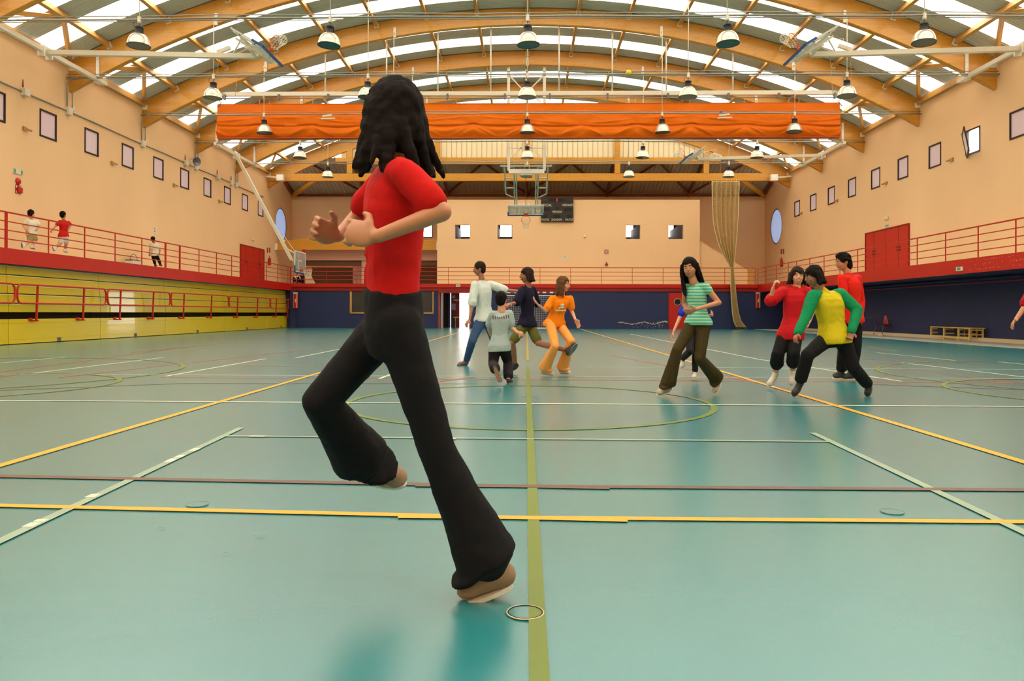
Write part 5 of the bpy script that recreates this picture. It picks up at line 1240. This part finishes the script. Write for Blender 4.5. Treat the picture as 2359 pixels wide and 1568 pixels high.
        # fringe
        for q in range(-3, 4):
            m.capsule(hc+up*.095*hs+f*.045*hs+sd*q*.008, hc+up*(.05+.006*abs(q))*hs+f*(.086-.004*q*q)*hs+sd*q*.021*hs, .014*hs, .007*hs, 6, hem=2)
        dsp = (.014, .03)
    remeshed(m, 'hair', hair, t, max(.006, voxel*1.1), 2, disp=dsp)
    # eyes, brows, mouth
    if eyes:
        for q in (-1, 1):
            e = hc+sd*q*.034*hs+up*.004*hs+f*.0765*hs
            ey = part(MB().ell(e, [sd*.0115*hs, f*.0065*hs, up*.0065*hs], 10, 8), 'eye', M_steelw, t, True)
            part(MB().ell(e+f*.0042*hs, [sd*.0060*hs, f*.0036*hs, up*.0060*hs], 8, 6), 'iris', M_black, ey, True)
            part(MB().capsule(hc+sd*q*.018*hs+up*.024*hs+f*.092*hs, hc+sd*q*.052*hs+up*.022*hs+f*.078*hs, .0045*hs, .003*hs, 6, hem=2), 'eyebrow', hair, t, True)
        mo = MB(); 
        for q in range(-3, 3):
            a0, a1 = q/3, (q+1)/3; cc = .35 if smile else .05
            mo.capsule(hc-up*(.056-.03*cc*a0*a0)*hs+f*(.094-.012*a0*a0)*hs+sd*a0*.026*hs, hc-up*(.056-.03*cc*a1*a1)*hs+f*(.094-.012*a1*a1)*hs+sd*a1*.026*hs, .0055*hs, .0055*hs, 6, hem=1)
        part(mo, 'mouth', mat('lip_red', (150, 70, 60), .5), t, True)
        if smile: part(MB().ell(hc-up*.055*hs+f*.096*hs, [sd*.019*hs, f*.005*hs, up*.0045*hs], 10, 6), 'teeth', M_steelw, t, True)
    return t, dict(hc=hc, chest=chest, sf=sf, sx=sx, spd=spd, dp=dp, hw=hw, hpc=hpc, spine=spine)

def joints(Y0, spec, X0=None):
    J = {}
    for k, v in spec.items():
        if k in ('curl',): J[k] = v; continue
        if k == 'hairdir': J[k] = v; continue
        px, py = v[0], v[1]; d = v[2] if len(v) > 2 else 0
        J[k] = at(px, py, Y=Y0+d) if X0 is None else at(px, py, X=X0+d)
    return J
SK1, SK2, SK3 = skin((206, 146, 110)), skin((184, 122, 84)), skin((150, 96, 66))
H_dark = mat('dark_hair', (20, 12, 9), .8, var=.3, vscale=30); H_brown = mat('brown_hair', (92, 58, 32), .8, var=.3, vscale=30); H_br2 = mat('dark_brown_hair', (40, 25, 18), .8, var=.3, vscale=30)
W_shoe = mat('white_trainer', (206, 200, 188), .6); D_shoe = mat('dark_trainer', (40, 38, 38), .6)
C_blk = cloth('black_cloth', (20, 18, 20)); C_char = cloth('charcoal_cloth', (34, 30, 34)); C_red = cloth('red_cotton', (196, 18, 14)); C_red2 = cloth('crimson_cotton', (186, 20, 28))

# runner in the foreground, facing left
person('large foreground runner in red top and black flared trousers, running to the left', tuple(at(1090, 1372, Z=0)),
  joints(2.44, dict(head=(903, 274), neck=(910, 350), shA=(893, 400, .16), shB=(925, 392, -.16), elA=(822, 500, .26), haA=(778, 545, .10), hdA=(748, 532, .06), elB=(1018, 488, -.20), haB=(868, 545, -.24), hdB=(828, 535, -.22),
    hipA=(893, 748, .09), hipB=(918, 748, -.08), knA=(738, 925, .02), anA=(838, 1062, .26), toA=(930, 1100, .30), knB=(1008, 1040, -.06), anB=(1130, 1303, 0), toB=(1060, 1358, -.01), curl=.8, hairdir=(.06, 0, -1))),
  .98, (-.72, .70, -.05), (-1, -.1, 0), SK2, C_red, C_blk, mat('tan_suede_shoe', (150, 120, 92), .7), H_dark, sleeve='short', flare=.058, hairstyle='bob', voxel=.0055, cuff=M_white, bag=.4, tuck=True, build=.88)
# girl in orange
P2 = person('girl in orange T-shirt and pale orange trousers, crouching and looking right', tuple(at(1275, 862, Z=0)),
  joints(11.0, dict(head=(1298, 655), neck=(1294, 679), shA=(1272, 687, -.05), shB=(1314, 687, .02), elA=(1257, 716, -.12), haA=(1241, 703, -.2), hdA=(1229, 690, -.22), elB=(1317, 716, .05), haB=(1325, 735, -.1), hdB=(1335, 752, -.12),
    hipA=(1268, 744, 0), hipB=(1286, 744, .1), knA=(1279, 797, -.22), anA=(1253, 850, 0), toA=(1275, 859, -.03), knB=(1316, 786, -.15), anB=(1294, 849, .12), toB=(1312, 856, .05), curl=.35)),
  .86, (.95, -.45, 0), (.45, -.9, 0), SK1, cloth('orange_cotton', (244, 128, 10)), cloth('pale_orange_cotton', (236, 158, 78)), W_shoe, H_brown, sleeve='short', flare=.045, hairstyle='bob', cuff=M_white)
t, q = P2
cc = q['chest']-q['spd']*.02+q['sf']*(q['dp']+.042)
mb = MB(); 
for (u, v, a, b) in ((0, .045, .026, .02), (.006, .01, .034, .014), (-.03, .0, .012, .01)): mb.ell(cc+q['sx']*u+q['spd']*v, [q['sx']*a, q['sf']*.01, q['spd']*b], 12, 8)
for k in range(7): mb.capsule(cc+q['sx']*(-.075+.022*k)-q['spd']*(.03+.008*(k % 2)), cc+q['sx']*(-.06+.022*k)-q['spd']*(.042-.008*(k % 2)), .009, .008, 6, hem=2)
part(mb, 'shirt_print', mat('pale_shirt_print', (206, 206, 186), .7), t, True)
# boy in grey tee, back to the camera
P3 = person('boy in light grey T-shirt and black trousers seen from behind, one sole raised', tuple(at(1160, 878, Z=0)),
  joints(9.95, dict(head=(1155, 690), neck=(1156, 713), shA=(1136, 724), shB=(1173, 722), elA=(1127, 757, .14), haA=(1131, 772, .32), elB=(1177, 754, .02), haB=(1192, 766, -.05), hdB=(1206, 770, 0),
    hipA=(1141, 795), hipB=(1160, 796), knA=(1136, 838, .02), anA=(1141, 850, -.40), toA=(1153, 879, -.44), knB=(1170, 834, .16), anB=(1171, 871, -.02), toB=(1177, 877, .14))),
  .74, (.25, 1, 0), (.15, 1, 0), SK1, cloth('light_grey_cotton', (158, 172, 168)), C_char, D_shoe, H_dark, sleeve='short', flare=.015, hairstyle='short', build=1.32, longhem=.05, bag=1.4, cuff=mat('orange_grey_sole', (130, 96, 70), .7), eyes=False)
t, q = P3
mb = MB(); Rv = -q['sx'] if (-q['sx']).x > 0 else q['sx']
cc = q['chest']+q['spd']*.075-q['sf']*(q['dp']*1.04+.030)
for k in range(8): mb.capsule(cc+Rv*(-.10+.028*k)+q['spd']*(.012*math.cos(k)), cc+Rv*(-.092+.028*k)-q['spd']*.024, .008, .007, 6, hem=2)
o = part(mb, 'back_print', mat('faded_maroon_print', (120, 70, 76), .7), t, True); o['kind'] = 'stuff'
# bigger child with white top, leaning left
person('tall child in white top and blue jeans leaning into a run, behind the grey-shirted boy', tuple(at(1100, 838, Z=0)),
  joints(13.1, dict(head=(1104, 619), neck=(1109, 641), shA=(1094, 655, -.1), shB=(1130, 655, .12), elA=(1088, 700, -.2), haA=(1082, 735, -.3), hdA=(1072, 748, -.35), elB=(1163, 668, .1), haB=(1196, 671, .05), hdB=(1215, 671, .03),
    hipA=(1108, 736, -.06), hipB=(1124, 737, .08), knA=(1088, 785, -.2), anA=(1074, 832, .1), toA=(1057, 838, .02), knB=(1140, 788, -.02), anB=(1176, 826, .2), toB=(1182, 845, .15), curl=.6)),
  1.0, (-1, -.1, -.1), (-1, -.25, 0), SK3, cloth('off_white_cotton', (196, 204, 198)), cloth('blue_denim', (54, 78, 112)), mat('pink_grey_trainer', (128, 92, 96), .6), H_br2, sleeve='elbow', hairstyle='short', build=1.05)
# boy in navy with olive shorts
person('boy in dark navy top and olive shorts sprinting left, one leg kicked back', tuple(at(1200, 852, Z=0)),
  joints(11.4, dict(head=(1213, 634), neck=(1216, 656), shA=(1204, 667, -.08), shB=(1227, 667, .1), elA=(1190, 697, -.15), haA=(1176, 700, -.28), elB=(1236, 700, .2), haB=(1219, 712, .12),
    hipA=(1208, 748, -.05), hipB=(1221, 748, .08), knA=(1180, 788, -.10), anA=(1187, 838, .12), toA=(1172, 849, .06), knB=(1240, 790, -.12), anB=(1308, 807, -.58), toB=(1325, 790, -.62), curl=.9)),
  .90, (-1, -.15, -.05), (-1, -.1, 0), SK3, cloth('dark_navy_cotton', (22, 20, 42)), cloth('olive_cotton', (92, 92, 42)), D_shoe, H_br2, sleeve='elbow', leg='shorts', hairstyle='messy')
# girl in teal stripes
ST = striped('teal_striped_cotton', (60, 160, 150), (176, 200, 140), (110, 186, 164))
person('girl with long dark hair in teal striped top and brown flared trousers, running', tuple(at(1560, 908, Z=0)),
  joints(8.35, dict(head=(1589, 617), neck=(1597, 645), shA=(1581, 660, .1), shB=(1625, 659, -.05), elA=(1576, 700, .18), haA=(1588, 722, .05), elB=(1656, 697, -.08), haB=(1604, 712, -.26), hdB=(1582, 719, -.28),
    hipA=(1596, 742, .04), hipB=(1622, 742, -.02), knA=(1560, 806, -.12), anA=(1538, 888, 0), toA=(1516, 903, -.06), knB=(1612, 825, -.10), anB=(1652, 872, .22), toB=(1645, 900, .16), curl=.6, hairdir=(.25, 0, -1))),
  .87, (-.45, -1, .02), (-.5, -.85, 0), SK2, ST, cloth('brown_cord', (62, 50, 22)), mat('beige_trainer', (170, 156, 134), .6), H_dark, sleeve='cap', flare=.04, hairstyle='long', cuff=M_white)
# child in blue behind her
person('child in bright blue T-shirt and dark trousers, mostly hidden behind the striped girl', tuple(at(1590, 868, Z=0)),
  joints(10.5, dict(head=(1600, 664), neck=(1598, 684), shA=(1580, 696), shB=(1612, 696), elA=(1565, 733, -.05), haA=(1552, 763, -.1), hdA=(1548, 775, -.1), elB=(1628, 730, .1), haB=(1638, 725, -.1),
    hipA=(1588, 758), hipB=(1606, 758), knA=(1590, 808, -.2), anA=(1572, 826, .12), toA=(1573, 844, .05), knB=(1603, 812, -.05), anB=(1601, 858, .05), toB=(1598, 867, -.12), curl=.5)),
  .76, (.2, -1, 0), (.1, -1, 0), SK1, cloth('bright_blue_cotton', (30, 54, 168)), C_char, W_shoe, H_dark, sleeve='short', hairstyle='short', cuff=M_white)
# laughing boy in red
person('laughing boy in loose crimson T-shirt and black three-quarter trousers, fist raised', tuple(at(1800, 888, Z=0)),
  joints(9.25, dict(head=(1837, 636), neck=(1835, 660), shA=(1806, 671, .02), shB=(1858, 671, -.02), elA=(1775, 692, -.04), haA=(1781, 664, -.12), hdA=(1786, 648, -.13), elB=(1874, 712, .02), haB=(1862, 745, -.16),
    hipA=(1808, 768), hipB=(1834, 768), knA=(1792, 815, -.10), anA=(1787, 858, .05), toA=(1771, 884, -.06), knB=(1828, 815, -.16), anB=(1826, 852, .08), toB=(1822, 882, -.02), curl=1.15)),
  .84, (-.15, -1, -.06), (-.2, -1, 0), SK1, C_red2, C_blk, W_shoe, H_br2, sleeve='elbow', leg='capri', hairstyle='messy', smile=True, build=1.12, longhem=.05, cuff=M_white, bag=1.7)
# boy in yellow and green
person('boy in yellow shirt with long green sleeves and black trousers, darting left', tuple(at(1900, 912, Z=0)),
  joints(8.25, dict(head=(1874, 636), neck=(1886, 662), shA=(1874, 682, -.08), shB=(1936, 679, .08), elA=(1857, 728, -.14), haA=(1838, 766, -.22), elB=(1975, 714, .02), haB=(1962, 762, -.10), hdB=(1958, 778, -.12),
    hipA=(1903, 781), hipB=(1941, 782), knA=(1860, 818, -.16), anA=(1843, 880, -.02), toA=(1828, 906, -.06), knB=(1966, 846, -.02), anB=(1999, 885, .26), toB=(1996, 908, .24), curl=.9)),
  .84, (-1, -.1, 0), (-.55, -.8, 0), SK3, cloth('mustard_yellow_cotton', (196, 176, 22)), C_blk, D_shoe, H_dark, sleeve='long', sleeve_m=cloth('green_cotton', (14, 128, 78)), hairstyle='messy', build=1.22, longhem=.02, bag=1.6, flare=.01)
# man
person('man in red sweater and black trousers with dark curly hair, looking left', tuple(at(1948, 866, Z=0)),
  joints(10.55, dict(head=(1942, 603), neck=(1952, 627), shA=(1940, 641, -.18), shB=(1974, 641, .18), elA=(1944, 692, -.26), haA=(1930, 728, -.34), elB=(1984, 694, .2), haB=(1981, 735, .06), hdB=(1979, 750, .05),
    hipA=(1952, 738, -.08), hipB=(1970, 738, .08), knA=(1943, 800, -.12), anA=(1938, 856, 0), toA=(1922, 864, -.05), knB=(1972, 800, 0), anB=(1962, 858, .06), toB=(1944, 866, .0), curl=.5)),
  1.02, (-1, -.1, -.08), (-1, -.1, 0), SK2, cloth('bright_red_wool', (214, 28, 10)), C_blk, D_shoe, H_dark, sleeve='long', hairstyle='curly', build=1.06, cuff=M_white, flare=.012)
# someone entering at the right edge
person('person in dark red top at the right edge, only forearm and hand in view', tuple(at(2420, 905, Z=0)),
  joints(8.5, dict(head=(2432, 600), neck=(2430, 630), shA=(2392, 652), shB=(2462, 652), elA=(2364, 702, -.05), haA=(2341, 735, -.10), hdA=(2330, 748, -.14), elB=(2486, 710), haB=(2478, 765),
    hipA=(2408, 760), hipB=(2446, 760), knA=(2400, 835, -.1), anA=(2408, 898, .05), toA=(2396, 905, -.08), knB=(2452, 835, -.1), anB=(2450, 898, .05), toB=(2448, 905, -.1), curl=.45)),
  .95, (-.7, -.7, 0), (-.7, -.7, 0), SK2, cloth('dark_red_cotton', (150, 10, 16)), C_char, D_shoe, H_dark, sleeve='elbow', hairstyle='short')
# left gallery
XG = -14.55
person('boy in white T-shirt and khaki shorts running on the left gallery', tuple(at(68, 572, X=XG)*np.array([1, 1, 0])+np.array([0, 0, GZ])),
  joints(0, dict(head=(72, 492), neck=(72, 501), shA=(61, 508, -.05), shB=(86, 509.5, .05), elA=(53.5, 519, -.1), haA=(59, 528, 0), elB=(91, 520, .1), haB=(86, 527.5, .12),
    hipA=(68, 538, -.05), hipB=(77, 539, .06), knA=(69, 555), anA=(57, 564, -.02), toA=(54.5, 570.5), knB=(82, 553, .08), anB=(74, 566.5, .06), toB=(78.5, 570.5, .06), curl=.8), X0=XG),
  .96, (.1, 1, 0), (.1, 1, 0), SK1, cloth('white_cotton', (214, 204, 180)), cloth('khaki_cotton', (170, 150, 104)), W_shoe, H_dark, sleeve='short', leg='shorts', hairstyle='short', voxel=.012, eyes=False)
person('boy in red football shirt and white shorts running on the left gallery', tuple(at(150, 580, X=XG)*np.array([1, 1, 0])+np.array([0, 0, GZ])),
  joints(0, dict(head=(145.5, 495), neck=(146.5, 504), shA=(138, 510, -.05), shB=(158, 512, .05), elA=(129, 520, -.1), haA=(121.5, 528, -.12), elB=(163, 519, .1), haB=(160, 525, .14),
    hipA=(142, 543, -.05), hipB=(150, 544, .06), knA=(139.5, 560, 0), anA=(128, 570, -.04), toA=(127, 577), knB=(153, 559, .06), anB=(150, 575, .04), toB=(153, 578.5, .04), curl=.8), X0=XG),
  .96, (.1, 1, 0), (.1, 1, 0), SK2, C_red, cloth('white_sport_cloth', (206, 200, 190)), W_shoe, H_dark, sleeve='short', leg='shorts', hairstyle='short', voxel=.012, eyes=False)
person('boy in white T-shirt and black trousers walking on the left gallery beside the bin', tuple(at(362, 611, X=XG)*np.array([1, 1, 0])+np.array([0, 0, GZ])),
  joints(0, dict(head=(353, 551), neck=(354, 557), shA=(348, 561.5, -.05), shB=(364, 563, .05), elA=(345.5, 573, -.1), haA=(344.5, 583, -.1), elB=(368.5, 575, .1), haB=(367, 585, .12),
    hipA=(353, 587.5, -.05), hipB=(360, 588.5, .06), knA=(355, 600), anA=(357.5, 609), toA=(361, 611), knB=(366, 600, .06), anB=(369.5, 608, .04), toB=(373, 611, .04), curl=.5), X0=XG),
  .86, (.1, 1, 0), (.1, 1, 0), SK2, MATS['white_cotton'], C_blk, D_shoe, H_dark, sleeve='short', hairstyle='short', voxel=.012, eyes=False, build=1.1)
# two children sitting on the gallery floor at the far left corner
for px, lb, m, hx in ((685, 'child in white T-shirt sitting at the far left gallery corner', MATS['white_cotton'], 0), (694.5, 'child in dark striped top sitting beside the white-shirted child at the gallery corner', C_char, 1)):
    Yg = 44.9; c = at(px, 656, Y=Yg); c[2] = GZ; a = Vector(c); v = lambda x, y, z: a+Vector((x, y, z))
    person(lb, tuple(a), dict(head=v(0, 0, .66), neck=v(0, .02, .53), shA=v(-.13, .03, .47), shB=v(.13, .03, .47), elA=v(-.19, -.05, .28), haA=v(-.1, -.2, .24), elB=v(.19, -.05, .28), haB=v(.1, -.2, .24), hipA=v(-.07, .04, .11), hipB=v(.07, .04, .11),
      knA=v(-.14, -.24, .34), anA=v(-.10, -.36, .06), toA=v(-.10, -.47, .035), knB=v(.14, -.24, .34), anB=v(.10, -.36, .06), toB=v(.10, -.47, .035)), .78, (.1, -1, -.1), (0, -1, 0), SK2, m, C_blk, D_shoe, H_dark, sleeve='short', hairstyle='short', voxel=.014, eyes=False)
